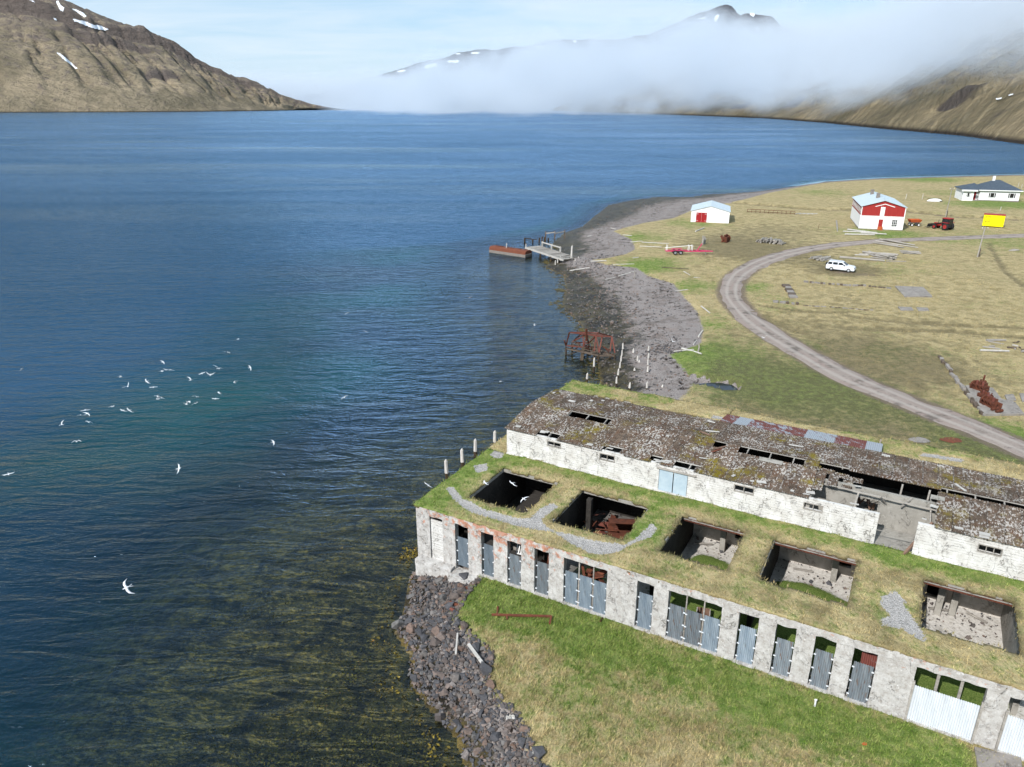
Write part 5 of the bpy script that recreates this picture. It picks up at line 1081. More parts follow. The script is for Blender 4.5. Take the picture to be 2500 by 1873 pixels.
def boat_trailer():
    a = at(*cA(1570, 562)); b = at(*cA(1955, 565)); rz, L_ = frame_from(a, b); t = thing('boat_trailer', 'long bright pink boat trailer with white uprights on the shore grass', 'trailer', (a.x, a.y, hgt(a.x, a.y)), rz)
    for s in (-.55, .55): MB().beam((0, s, .62), (L_*.72, s, .62), .10, .16).build('side_rail', M['pink'], t); MB().beam((L_*.72, s, .62), (L_, 0, .58), .10, .16).build('side_rail', M['pink'], t)
    for x in (0.1, 1.3, 2.6, 4.2, 5.8): MB().beam((x, -.6, .62), (x, .6, .62), .10, .10).build('cross_member', M['pink'], t)
    for x in (1.75, 2.75):
        for s in (-1, 1): wheel(t, (x, s*.85, .40), .40, .22, 'Y', 'black', 'steel')
    MB().bb(1.2, 3.3, -1.0, -.68, .85, .92).build('mudguard', M['pink'], t); MB().bb(1.2, 3.3, .68, 1.0, .85, .92).build('mudguard', M['pink'], t)
    MB().beam((L_*.66, 0, .65), (L_*.76, 0, 2.0), .14, .14).build('bow_post', M['pink'], t); MB().tube((L_*.85, 0, .0), (L_*.85, 0, .6), .06).build('jockey_leg', M['steel'], t)
    for x in (.2, 4.3, 4.9):
        for s in (-.5, .5): MB().tube((x, s, .65), (x+.1, s, 1.7), .045).build('upright', M['white_paint'], t)
    MB().tube((-.2, -.5, 1.25), (4.9, -.5, 1.72), .045).build('upright', M['white_paint'], t)
boat_trailer()

# ------------------------------------------------------------------ shore: pontoon, jetty, wreck, posts
def pontoon():
    a = at(*cJ(100, 415), 0); b = at(*cJ(752, 512), 0); rz, L_ = frame_from(a, b); t = thing('rusty_pontoon', 'half-sunk rust-red steel pontoon tank at the end of the jetty', 'pontoon', (a.x, a.y, 0), rz); W_ = 2.3
    lo = [(0, -.8), (W_, -.8), (W_, .55), (0, .55)]; MB().prism(lo, 'x', 0, L_).build('hull_side', M['chimney'], t, bevel=.05)
    up = [(.0, .55), (W_, .55), (W_-.15, 1.0), (W_-.5, 1.25), (.5, 1.25), (.15, 1.0)]; MB().prism(up, 'x', 0.02, L_-.02).build('hull_top', M['rust_orange'], t)
    MB().bb(L_+.002, L_+.04, .1, W_-.1, .5, .58).build('weld_band', M['bleached'], t)
    for x in (1.0, 1.5, 2.2, L_*.55, L_*.75): MB().box((x, W_*.55, 1.3), (random.uniform(.2, .5), .3, .14)).build('deck_fitting', M['rust'], t)
    MB().tube((L_*.44, .6, 1.2), (L_*.45, .6, 2.2), .09).build('bollard', M['post_wood'], t)
pontoon()
def jetty():
    ZD = 1.15; a = at(*cJ(755, 332), ZD); b = at(*cJ(1440, 548), ZD); c = at(*cJ(880, 292), ZD); rz, L_ = frame_from(a, b)
    t = thing('jetty', 'broken timber jetty with bleached edge beams running out to the pontoon', 'jetty', (a.x, a.y, 0), rz); W_ = 3.2
    MB().beam((0, 0, ZD), (L_, 0, ZD-.1), .22, .3).build('edge_beam', M['bleached'], t); MB().beam((0.5, W_, ZD), (L_*.8, W_, ZD-.1), .22, .3).build('edge_beam', M['timber'], t)
    n = int(L_/.34)
    for i in range(n):
        x = .2+i*.34; 
        if random.random() < .12: continue
        e = W_+.1 if i < n*.8 else W_*random.uniform(.5, .9); MB().box((x, e/2+.12, ZD+.13-.1*x/L_+random.uniform(-.02, .02)), (.28, e, .05), rz=random.uniform(-.03, .03)).build('plank', M['timber'], t)
    for i, x in enumerate((.6, L_*.42, L_*.70, L_*.9)):
        for y in (0, W_): MB().tube((x, y, -2), (x, y, ZD-.1), .16).build('pile', M['wetwood'], t)
        MB().beam((x, 0, .2), (x, W_, .95), .1, .12).build('brace', M['wetwood'], t)
    for x in (1.0, L_*.32, L_*.55): MB().box((x, W_+.2, ZD+.55), (.22, .22, 1.2)).build('rail_post', M['bleached'], t)
    MB().beam((.8, W_+.2, ZD+.95), (L_*.56, W_+.2, ZD+.95), .18, .2).build('rail', M['bleached'], t); MB().tube((.1, .1, ZD), (.1, .1, ZD+.8), .12).build('bollard', M['bleached'], t)
jetty()
def old_pier():
    t = thing('pier_remains', 'dark pier stumps and rail of a second jetty behind the pontoon', 'pier', (0, 0, 0)); pts = [cJ(1120, 195), cJ(1285, 195), cJ(1462, 180)]; ps = [at(x, y, .0) for x, y in pts]
    for p, h in zip(ps, (1.9, 2.0, 2.1)): MB().box((p.x, p.y, h/2-.3), (.28, .28, h+.6)).build('post', M['darkwood'], t)
    for p, q in zip(ps[:-1], ps[1:]): MB().beam((p.x, p.y-.2, 1.5), (q.x, q.y-.2, 1.75), .14, .24).build('rail', M['timber'], t)
    e = at(*cJ(745, 235), 0); e2 = at(*cJ(960, 225), 0); MB().beam((e.x, e.y, .9), (e2.x, e2.y, .45), .16, .16).build('fallen_beam', M['wetwood'], t); MB().tube((e.x, e.y, -1), (e.x, e.y, 1.0), .18).build('post', M['wetwood'], t)
    for x, y in ((1050, 220), (1090, 225), (900, 245), (1170, 210), (1000, 240)): p = at(*cJ(x, y), 0); MB().tube((p.x, p.y, -1), (p.x+random.uniform(-.2, .2), p.y, random.uniform(.5, 1.1)), .17).build('post', M['wetwood'], t)
old_pier()
def wreck():
    t = thing('steel_wreck', 'tangled rust-red steel frame wreck standing in the shallows on dark piles', 'wreck'); zb, zt = 1.15, 2.75
    Bn = {k: at(*c6(x, y), zb) for k, (x, y) in dict(a=(235, 470), b=(548, 500), c=(830, 600), d=(1115, 605), e=(1030, 575), f=(745, 570), g=(345, 405), h=(640, 430)).items()}
    Tn = {k: at(*c6(x, y), zt) for k, (x, y) in dict(A=(295, 235), B=(612, 268), C=(772, 300), D=(1060, 310), E=(820, 245), F=(540, 235), G=(890, 290)).items()}
    N = {**Bn, **Tn}; N['S'] = at(*c6(600, 175), 3.4); N['s'] = at(*c6(205, 375), 2.0)
    for p, q in ('AB', 'BC', 'CD', 'DE', 'EF', 'FA', 'CG', 'ED', 'aA', 'ab', 'bB', 'Bh', 'Ch', 'Cc', 'Cf', 'Dd', 'De', 'gh', 'AG', 'gB', 'bF', 'Gc', 'Eh', 'Aa', 'Fg', 'sa'):
        MB().beam(N[p], N[q], .12, .12).build('girder', M['rust_red'], t)
    MB().beam(N['B']-Vector((0, 0, .8)), N['S'], .2, .2).build('mast', M['rust'], t)
    for p, q in ('ac', 'cd', 'bd', 'af', 'ge', 'eh'):
        d = Vector((0, 0, -.35)); MB().beam(N[p]+d, N[q]+d, .18, .16).build('deck_beam', M['darkwood'], t)
    for i in range(26):
        u, v = random.random(), random.random(); p = (N['a']*(1-u)+N['d']*u)*(1-v)+(N['g']*(1-u)+N['e']*u)*v+Vector((0, 0, random.uniform(-.4, .2))); q = p+Vector((random.uniform(-1, 1), random.uniform(-.9, .9), random.uniform(-.3, .5)))
        MB().beam(p, q, .1, .08).build('scrap', M['rust' if i % 2 else 'darkwood'], t)
    for k in 'abfcdgeh': p = N[k]; MB().tube((p.x+random.uniform(-.2, .2), p.y, -.9), (p.x, p.y, zb-.2), .11).build('pile', M['wetwood'], t)
    for k, l in ('ab', 'bf', 'fc', 'cd'): MB().beam((N[k].x, N[k].y, -.1), (N[l].x, N[l].y, zb-.3), .08, .1).build('brace', M['wetwood'], t)
    p = at(*c6(510, 745), 0); MB().beam((p.x, p.y, -.2), (N['b'].x, N['b'].y, zb), .4, .12).build('fallen_plank', M['wetwood'], t)
wreck()
PG = 'weathered mooring posts on the shore'
def post(px, py, h, z, label, r=.13, dark=.35, lean=None):
    p = at(px, py, z); lx, ly = (random.uniform(-.05, .05), random.uniform(-.05, .05)) if lean is None else lean; g = hgt(p.x, p.y)
    t = thing('mooring_post', label, 'post', (p.x, p.y, g), 0, PG); z0 = -.6; zd = z-g+dark
    MB().tube((-lx*.5, 0, z0), (0, 0, zd), r*.92, r, 7).build('wet_foot', M['wetwood'], t); m = MB(); m.tube((0, 0, zd), (lx*h, ly*h, zd+h), r, r*.8, 7); m.tube((lx*h, ly*h, zd+h), (lx*h+.03, ly*h, zd+h+.14), r*.6, r*.25, 6); m.build('bleached_top', M['post_wood'], t)
ORD = ('first', 'second', 'third', 'fourth', 'fifth', 'sixth')
for i, (x, y) in enumerate(((1255, 580), (1238, 700), (1222, 805), (1200, 925), (1170, 1055), (1140, 1205))): post(*c6(x, y), .62, .35, ORD[i]+' bleached post from the wreck in the straight beach row', r=.11)
for i, (x, y) in enumerate(((1715, 625), (1712, 755), (1705, 870), (1700, 1000), (1685, 1290))): post(*c6(x, y), .55, .5, ORD[i]+' bleached post from the far end of the inner gravel row', r=.11)
for x, y, h, l in ((1445, 650, .4, 'short post between the two rows of beach posts, nearest the wreck'), (1520, 800, .5, 'thin post between the two rows of beach posts'), (1550, 830, .2, 'low stump between the two rows of beach posts'), (1465, 975, .2, 'broken low stump in the wet gravel between post rows'), (735, 900, .9, 'tall leaning post in the water just below the steel wreck'), (612, 1125, .55, 'post rising behind the grassy rear corner of the ruin'), (1375, 1290, .5, 'post just behind the grassy rear edge of the ruin'), (1960, 1310, .35, 'small post on the gravel near the creek pool')): post(*c6(x, y), h, .35, l)
for x, y, h, l in ((285, 530, 1.05, 'nearest of the tall posts standing in water beside the ruin'), (405, 445, 1.05, 'middle of the tall posts standing in water beside the ruin'), (503, 362, 1.0, 'farthest clear post standing in water beside the ruin'), (652, 290, .95, 'post in water half hidden by the grassy roof edge')): post(*c1(x, y), h, 0, l, r=.17, dark=.55)
for x, y, h, l in ((1295, 660, .75, 'outermost white post at the shore end of the jetty'), (1337, 625, .7, 'second white post at the shore end of the jetty'), (1385, 590, .8, 'third white post at the shore end of the jetty'), (1420, 570, .75, 'innermost white post at the shore end of the jetty'), (1650, 630, .7, 'single white post on the stony beach by the jetty'), (1712, 560, .45, 'short white post on the stony beach above the jetty')): post(*cJ(x, y), h, .2, l, r=.12, dark=.2)
post(*cJ(1585, 525), 2.3, .6, 'very tall pale post on the beach beside the jetty', r=.2, dark=.05, lean=(.03, 0))

# ------------------------------------------------------------------ driftwood and timber
def log_between(p, q, r, mat, label, group, name='driftwood_log', cat='log', square=False):
    c = (p+q)/2; d = q-p; m = MB(); L_ = d.length/2
    if square: m.box((0, 0, 0), (L_*2, r*2, r*1.4))
    else: m.tube((-L_, 0, 0), (L_*.1, r*.15, 0), r, r*.95, 7, cap=True); m.tube((L_*.1, r*.15, 0), (L_, 0, 0), r*.95, r*.75, 7, cap=True)
    o = m.build(name, M[mat]); o.location = c; o.rotation_euler = d.to_track_quat('X', 'Z').to_euler(); return tag(o, label, cat, group)
def ground_log(a, b, r, mat, label, group=None, z=1.6, lift=0.0, **k):
    p = at(*a, z); q = at(*b, z); p.z = hgt(p.x, p.y)+r*.7+lift; q.z = hgt(q.x, q.y)+r*.7+lift; return log_between(p, q, r, mat, label, group, **k)
DG = 'driftwood on the shore'
for a, b, r, l in (((800, 665), (960, 662), .16, 'long white driftwood log lying on the stones by the jetty'), ((970, 625), (1095, 635), .16, 'white beam along the grass tongue beside the jetty'), ((1195, 730), (1330, 705), .15, 'white log pointing at the upright stake on the beach'), ((1230, 415), (1300, 430), .14, 'short white log on green grass left of the boathouse'),
                ((1290, 470), (1385, 475), .12, 'thin pale log at the grass edge left of the boat trailer'), ((1365, 515), (1540, 525), .12, 'long white spar on the grass left of the boat trailer'), ((1380, 485), (1600, 497), .12, 'long grey spar behind the boat trailer frame'), ((1705, 1335), (1860, 1400), .16, 'thick white log on the green bank above the post rows'), ((1640, 1352), (1800, 1362), .10, 'thin pale pole on the green bank above the post rows'), ((1840, 1240), (1875, 1190), .15, 'white log upright on the bank edge of the gravel beach'), ((1800, 1300), (1825, 1265), .10, 'small white stick at the bank edge of the gravel beach'),
                ((1860, 1005), (1930, 1065), .12, 'white pole lying on grass left of the road bend'), ((1720, 725), (1770, 755), .09, 'thin white pole on green grass near the beach bank'), ((1650, 870), (1755, 870), .10, 'pale plank on the green grass above the beach'), ((1800, 775), (1850, 772), .08, 'small pale stick on grass between beach and road'), ((1310, 615), (1355, 610), .13, 'short pale log alone on the grass below the trailer'), ((1815, 400), (1885, 370), .22, 'thick grey log on the grass below the boathouse'), ((945, 405), (975, 402), .14, 'small white log on the gravel spit'), ((1130, 350), (1170, 365), .13, 'white log where the gravel spit meets the grass'), ((1540, 690), (1760, 705), .10, 'long dark plank half sunk in the grass above the beach'), ((1140, 655), (1320, 662), .08, 'thin pale pole along the beach head'), ((1090, 745), (1170, 735), .09, 'thin white stick on the gravel below the grass edge')):
    ground_log(cA(*a), cA(*b), r*.75, 'darkwood' if 'dark' in l else 'bleached', l, DG, z=1.2)
for x, y, l, h in ((1870, 495, 'grey upright tree stump behind the pink boat trailer', 1.8), (1885, 490, 'second grey stump leaning beside the upright one behind the trailer', 1.5), (1320, 745, 'pale stake standing on the gravel beach', 1.3), (1835, 1365, 'pale stake standing on the green bank by the beach', 0.9)):
    p = drop(*cA(x, y), z=1.4); t = MB().tube((0, 0, -.2), (.12, .05, h*.6), .24 if h > 1.4 else .1, .2 if h > 1.4 else .09, 7); t.tube((.12, .05, h*.6), (0, .1, h), .2 if h > 1.4 else .09, .12 if h > 1.4 else .07, 7)
    if h > 1.4: t.tube((.1, 0, h*.5), (.55, .2, h*.72), .1, .05, 6)
    o = t.build('tree_stump' if h > 1.4 else 'stake', M['timber']); o.location = p; tag(o, l, 'stump' if h > 1.4 else 'stake', DG)
def pile(px, py, rz, layers, n, r, length, label, group, jitter=.12, dx=0):
    c = at(px, py); c.z = hgt(c.x, c.y); ax = Vector((math.cos(rz), math.sin(rz), 0)); cr = Vector((-ax.y, ax.x, 0))
    for l in range(layers):
        for i in range(n-l*max(1, n//(layers+2))):
            k = n-l*max(1, n//(layers+2)); o = c+cr*((i-(k-1)/2)*r*2.25+random.uniform(-.05, .05))+Vector((0, 0, r*.8+l*r*1.75))+ax*random.uniform(-.4, .4); d = ax*length*random.uniform(.42, .55)+cr*random.uniform(-jitter, jitter)*length
            log_between(o-d, o+d+Vector((0, 0, random.uniform(-.1, .15))), r*random.uniform(.8, 1.15), 'timber', label, group)
pile(1881, 592, R(58), 3, 17, .15, 2.6, 'grey log in the neat stack between boathouse and road', 'logs stacked between boathouse and road')
pile(2003, 631, R(40), 2, 10, .14, 2.8, 'grey log in the low stack just behind the parked car', 'logs stacked behind the parked car')
pile(2162, 629, R(128), 3, 9, .17, 3.0, 'grey log in the tumbled stack right of the parked car', 'logs tumbled right of the parked car', jitter=.3)
pile(2130, 622, R(118), 2, 4, .15, 3.2, 'grey log at the ragged left end of the tumbled stack', 'logs at the ragged end of the tumbled stack', jitter=.5)
pile(2222, 618, R(170), 2, 7, .11, 3.0, 'thin grey timber in the small heap right of the tumbled stack', 'timbers in the small heap', jitter=.3)
for i, (a, b) in enumerate((((430, 930), (940, 1010)), ((425, 960), (770, 1010)), ((520, 925), (800, 975)), ((400, 950), (700, 985)), ((480, 915), (900, 985)))): ground_log(r3(*a), r3(*b), .15, 'timber', ('front left', 'front right', 'middle', 'leftmost', 'rear')[i]+' long grey spar of the bundle lying beside the road', 'spars bundled beside the road', lift=.12*(i % 3))
for i, (a, b) in enumerate((((40, 815), (440, 830)), ((60, 850), (420, 858)), ((90, 800), (450, 840)), ((250, 845), (560, 858)))): ground_log(r3(*a), r3(*b), .16, 'bleached', ('rear', 'front', 'topmost', 'rightmost')[i]+' long pale timber lying in front of the red house', 'timbers in front of the red house', lift=.06*i)
ground_log(r3(0, 1125), r3(540, 1165), .22, 'timber', 'very long grey trunk lying behind the parked car', DG); ground_log(r3(180, 1092), r3(350, 1098), .12, 'bleached', 'thin pale pole lying behind the long grey trunk', DG); ground_log(r3(560, 1165), r3(800, 1170), .10, 'timber', 'thin grey pole continuing the line of the long trunk', DG)
ground_log(r2(1735, 620), r2(1745, 730), .18, 'timber', 'grey log standing away from camera left of the red house', DG)
for i in range(16):
    x, y = random.uniform(1930, 2260), random.uniform(500, 590); ground_log(r4(x, y), r4(x+random.uniform(-40, 140), y+random.uniform(-10, 22)), random.uniform(.08, .17), 'darkwood' if i % 2 else 'timber', 'weathered timber in the collapsed heap at the right edge of the meadow', 'timbers in the collapsed heap')
ground_log(r4(1915, 572), r4(2110, 580), .14, 'bleached', 'pale beam along the front of the collapsed timber heap', DG)
for i in range(5): x = 2030+i*14; ground_log(r3(x, 1050-i*4), r3(x+70, 1052-i*2), .13, 'timber', 'grey timber in the little heap at the far right meadow', 'timbers in the far right heap')

# ------------------------------------------------------------------ poles and fence stakes
def pole(b, t_, h, label, r=.13):
    p = drop(*b); t = thing('utility_pole', label, 'pole', p); q = at(*t_, 1.6); lean = .05
    MB().tube((0, 0, -.4), (.25, 0, h), r, r*.72, 8).build('shaft', M['timber'], t); MB().beam((-.35, 0, h-.35), (.85, 0, h-.35), .08, .1).build('cross_arm', M['timber'], t)
    for s in (-.25, .75): MB().tube((s, 0, h-.3), (s, 0, h-.12), .05, n=6).build('insulator', M['white_paint'], t)
    MB().tube((.5, .25, -.2), (.42, .2, 1.6), .1).build('stub_post', M['darkwood'], t)
pole(r3(1650, 1122), r3(1722, 765), 5.6, 'grey timber pole standing in the meadow below the yellow container')
pole(r3(1268, 640), r3(1308, 430), 7.2, 'pale timber pole behind the tractor', .12)
for x, y, h, l in ((792, 420, 1.6, 'left fence stake behind the red house'), (988, 425, 1.7, 'right fence stake behind the red house'), (2140, 275, 1.6, 'left stake beyond the bungalow corner'), (2180, 290, 1.3, 'right stake beyond the bungalow corner'), (1925, 563, 1.1, 'short white marker post on the slope below the bungalow')):
    p = drop(*r3(x, y)); o = MB().tube((0, 0, -.2), (.1, 0, h), .09, .07, 6).build('fence_stake', M['bleached']); o.location = p; tag(o, l, 'stake', 'fence stakes')
p = drop(*r2(1540, 695)); o = MB().tube((0, 0, -.2), (.05, 0, 1.0), .06, .05, 6).build('fence_stake', M['rust']); o.location = p; tag(o, 'thin rusty stake alone on the grass beyond the log stack', 'stake', 'fence stakes')

# ------------------------------------------------------------------ upturned boat, machines, scrap
def small_boat():
    p = drop(*r3(1140, 450)); t = thing('upturned_boat', 'small upturned white boat by the stream between the houses', 'boat', p, R(-8)); m = MB(); L_ = 2.2; n = 12; rings = []
    for i in range(n+1):
        f = i/n; x = -L_+2*L_*f; w_ = .85*(1-abs(2*f-1)**2.6)+.03; rings.append([(x, w_*math.cos(a), .85*w_*math.sin(a)+.02) for a in np.linspace(0, math.pi, 9)])
    for r_ in rings: m.v += r_
    for i in range(n):
        for j in range(8): m.f.append((i*9+j, i*9+j+1, (i+1)*9+j+1, (i+1)*9+j))
    m.build('hull', M['white_paint'], t, smooth=True); MB().beam((-L_, 0, .7), (L_*.9, 0, .74), .06, .1).build('keel', M['black'], t); MB().bb(.5, 1.9, -.72, .72, 0, .18).build('gunwale', M['black'], t)
small_boat()
def rust_beam():
    t = thing('rusty_girder', 'long low rusty girder frame lying on grass right of the boathouse', 'girder'); a = at(*r2(770, 525)); b = at(*r2(1285, 545))
    for q in (a, b): q.z = 1.5
    u = Vector((0, 0, 1)); 
    for h in (.35, .95): MB().beam(a+u*h, b+u*h*(.85), .14, .1).build('rail', M['rust'], t)
    for i in range(12): f = i/11; c = a*(1-f)+b*f; MB().beam(c-u*.1, c+u*(.95-.12*f), .08, .08).build('strut', M['rust'], t)
rust_beam()
for i in range(5): x = 1290+i*45; ground_log(r2(x, 538+i), r2(x+60, 530+i*2), .12, 'bleached', 'pale timber at the end of the rusty girder', 'timbers beside the rusty girder')
def engine(px, py, s, label, n=14, seed=0, mat='rust'):
    p = drop(px, py); t = thing('rusty_engine', label, 'machine', p, seed); rr = random.Random(seed)
    MB().box((0, 0, .45*s), (1.3*s, .8*s, .7*s)).build('block', M[mat], t, bevel=.04)
    for i in range(4): MB().tube((-.48*s+i*.32*s, 0, .7*s), (-.48*s+i*.32*s, 0, 1.15*s), .13*s, n=10).build('cylinder', M['rust_red' if i % 2 else mat], t)
    MB().lathe([(.2*s, -.08*s), (.52*s, -.08*s), (.55*s, 0), (.52*s, .08*s), (.2*s, .08*s)], (.8*s, 0, .5*s), 18, 'X').build('flywheel', M[mat], t); MB().tube((-.9*s, .1, .5*s), (1.2*s, .1, .5*s), .08*s).build('shaft', M[mat], t)
    for i in range(3): MB().tube((-.5*s+.4*s*i, .4*s, .5*s), (-.4*s+.4*s*i, .7*s, .95*s), .07*s).build('pipe', M[mat], t)
    for s_ in (-1, 1): MB().bb(-.7*s, .7*s, s_*.35*s-.1, s_*.35*s+.1, 0, .14*s).build('bed_rail', M[mat], t)
engine(*r2(533, 845), 1.35, 'rusty winch engine alone on the grass near the log stack', seed=1)
# concrete slabs in the meadow
def slab(pts, h, label, mat='concrete_slab', name='concrete_slab', z=1.6):
    P = [at(*q, z) for q in pts]; c = sum(P, Vector())/len(P); g = min(hgt(q.x, q.y) for q in P); top = max(hgt(q.x, q.y) for q in P)+h; m = MB(); n = len(P)
    V = [(q.x-c.x, q.y-c.y, -.3) for q in P]+[(q.x-c.x, q.y-c.y, top-g) for q in P]; m.add(V, [tuple(range(n-1, -1, -1)), tuple(range(n, 2*n))]+[(i, (i+1) % n, (i+1) % n+n, i+n) for i in range(n)])
    o = m.build(name, M[mat], bevel=.03); o.location = (c.x, c.y, g); return tag(o, label, 'slab')
slab([r4(*q) for q in ((1340, 142), (1530, 150), (1592, 212), (1405, 214))], .18, 'ribbed grey concrete slab in the meadow right of the old foundations')
slab([r4(*q) for q in ((1360, 280), (1450, 283), (1466, 302), (1380, 304))], .12, 'small pale concrete slab below the ribbed slab')
slab([r4(*q) for q in ((1485, 282), (1560, 285), (1572, 304), (1500, 306))], .10, 'small dark grey slab beside the small pale slab')
slab([r4(*q) for q in ((1815, 812), (2000, 830), (2060, 905), (2150, 925), (2212, 1005), (1935, 1008))], .22, 'large concrete slab carrying the rusty machinery')
slab([r4(*q) for q in ((2080, 870), (2140, 865), (2160, 905), (2100, 912))], .12, 'broken pale slab piece right of the rusty machinery'); slab([r4(*q) for q in ((2180, 860), (2260, 865), (2290, 915), (2200, 915))], .12, 'pale slab at the right edge of the meadow')
slab([c3(*q) for q in ((1200, 1500), (1560, 1585), (1580, 1700), (1225, 1660))], .10, 'grey concrete slab on the lawn at the lower right corner', z=1.5)
def rubble_wall(a, b, wd, h, label, n, mat='rubble', z=1.6):
    p = at(*a, z); q = at(*b, z); t = thing('wall_remains', label, 'wall', p); d = (q-p)
    for i in range(n):
        f = (i+.5)/n; c = d*f; 
        if random.random() < .12: continue
        o = MB().box((c.x+random.uniform(-.1, .1), c.y+random.uniform(-.1, .1), hgt(p.x+c.x, p.y+c.y)-p.z+h*.3), (d.length/n*.92, wd*random.uniform(.7, 1.1), h*random.uniform(.7, 1.3)), rz=math.atan2(d.y, d.x)+random.uniform(-.1, .1)).build('block', M['concrete_slab' if random.random() < .6 else 'darkwood'], t, bevel=.03)
rubble_wall(r4(720, 105), r4(1150, 136), .4, .3, 'long low remains of a foundation wall across the meadow', 22); rubble_wall(r4(1165, 138), r4(1310, 155), .6, .2, 'brown crumbled end of the long foundation wall', 9)
rubble_wall(r4(495, 238), r4(710, 255), .7, .3, 'short thick foundation remains near the road bend', 10); rubble_wall(r4(720, 262), r4(1190, 296), .2, .15, 'thin foundation edge line below the brown scatter', 24)
rubble_wall(r4(600, 115), r4(660, 215), 1.1, .35, 'stout grey foundation block row pointing at the camera', 7); rubble_wall(r4(1640, 605), r4(1800, 820), .35, .3, 'low broken wall running up to the machinery slab', 16); rubble_wall(r4(1800, 820), r4(1935, 1005), .35, .35, 'low wall along the left side of the machinery slab', 12)
def machinery():
    t = None
    for i, (x, y, s) in enumerate(((1915, 845, .95), (1938, 895, .8), (1985, 955, 1.0))): engine(*r4(x, y), s, ('rear', 'middle', 'front')[i]+' rust-red engine of the three on the machinery slab', seed=i*3+2, mat='rust')
machinery()
for i, (x, y) in enumerate(((1930, 800), (1905, 830), (2010, 985), (2040, 1000), (1950, 945))):
    p = drop(*r4(x, y), .22); o = MB().tube((-.3, 0, .1), (.35, .1, .2), .14).tube((0, 0, .1), (.05, 0, .9), .09).build('rusty_pipe', M['rust']); o.location = p; tag(o, ('rearmost rusty pipe piece behind the engines on the slab', 'rusty pipe piece left of the rear engine on the slab', 'rusty pipe piece in front of the engines on the slab', 'rusty pipe piece right of the front engine on the slab', 'rusty pipe piece between the middle and front engines')[i], 'pipe', 'rusty pipes on the machinery slab')

# scrap and planks near the camera
def rusty_frame():
    t = thing('rusty_bar', 'long rusty bar with bent end lying on the green lawn', 'bar'); a = at(*cR(1265, 492), 1.5); b = at(*cR(1725, 500), 1.5); 
    for q in (a, b): q.z = hgt(q.x, q.y)+.16
    MB().beam(a, b, .10, .10).build('bar', M['rust_orange'], t); c = at(*cR(1712, 550), 1.5); c.z = hgt(c.x, c.y)+.08; MB().beam(b, c, .10, .10).build('bent_end', M['rust_orange'], t); d = at(*cR(1385, 515), 1.5); d.z = hgt(d.x, d.y)+.06; MB().beam(a*.75+b*.25, d, .08, .08).build('bracket', M['rust_orange'], t)
rusty_frame()
ground_log(cR(1312, 415), cR(1306, 478), .06, 'rust_orange', 'short rusty bar just above the long bar on the lawn', None, z=1.5, name='rusty_stub', cat='bar'); ground_log(cR(2140, 460), cR(2100, 535), .04, 'rust', 'thin rusty rod leaning near the triple gate', None, z=1.5, name='rusty_rod', cat='rod', lift=.1)
for a, b, l in (((1003, 655), (988, 790), 'narrow white plank on the rocks'), ((1088, 745), (1212, 932), 'wide white plank lying along the grass edge of the rocks')):
    p = at(*cR(*a), 1.1); q = at(*cR(*b), 1.1); p.z = max(hgt(p.x, p.y), .5)+.35; q.z = max(hgt(q.x, q.y), .5)+.35; log_between(p, q,   .045 if 'narrow' in l else .07, 'bleached', l, 'planks on the rock bank', name='plank', cat='plank', square=True)
for i, (x, y, l, m) in enumerate(((1050, 297, 'orange-red rusted drum half buried at the grass tip', 'rust_orange'), (990, 415, 'orange rusted pipe among the stones near the grass tip', 'rust_orange'), (975, 465, 'small rusty scrap piece below the orange pipe', 'rust_red'), (2000, 400, 'rust-brown round lump at the foot of the triple gate', 'rust'), (1380, 275, 'small pale orange stone-like scrap on the lawn edge', 'rust_orange'))):
    if i == 4: continue
    p = at(*cR(x, y), 1.2); p.z = hgt(p.x, p.y)+.15; r_, L_ = ((.20, .5), (.10, .8), (.09, .5), (.18, .22))[i]; o = MB().lathe([(.001, -L_/2), (r_*.9, -L_/2), (r_, -L_*.4), (r_*.95, 0), (r_, L_*.4), (r_*.9, L_/2), (.001, L_/2)], (0, 0, 0), 12, 'X').build('rusty_drum' if i == 0 else 'rusty_scrap', M[m]); o.location = p; o.rotation_euler = (0, .2, (.4, -.3, -.5, 1)[i]); tag(o, l, 'scrap')
for i, (x, y, l) in enumerate(((1415, 1275, 'crumpled white plastic sheet at the edge of the rocks'), (1605, 1555, 'white plastic scrap at the rock edge near the frame bottom'))):
    p = at(*cR(x, y), 1.3); p.z = hgt(p.x, p.y)+.2; m = MB(); n = 7
    for j in range(n*n): a, b = j % n, j//n; m.v.append(((a/n-.5)*.8+random.uniform(-.05, .05), (b/n-.5)*.5+random.uniform(-.05, .05), random.uniform(-.08, .12)))
    m.f = [(j, j+1, j+n+1, j+n) for j in range(n*n-n) if j % n < n-1]; o = m.build('plastic_sheet', M['bleached'], smooth=False); o.location = p; o.scale = (.6, .6, .6) if i == 0 else (.35, .4, .4); tag(o, l, 'plastic')
p = drop(*c3(352, 1470)); o = MB().prism([(-.1, -.05), (.1, -.05), (.12, .04), (.02, .09), (-.1, .05)], 'z', .02, .07).build('orange_scrap', M['orange']); o.location = p; tag(o, 'small bright orange scrap on the lawn in front of the wide white gate', 'scrap')
for x, y, l, s in ((2128, 1722, 'small white stake in the lawn before the gated front', .4),):
    pass
p = drop(1990, 1718); o = MB().box((0, 0, .2), (.06, .06, .45)).box((0, 0, .4), (.12, .05, .06)).build('marker_stake', M['white_paint']); o.location = p; tag(o, 'small white marker stake standing on the lawn before the gates', 'stake')
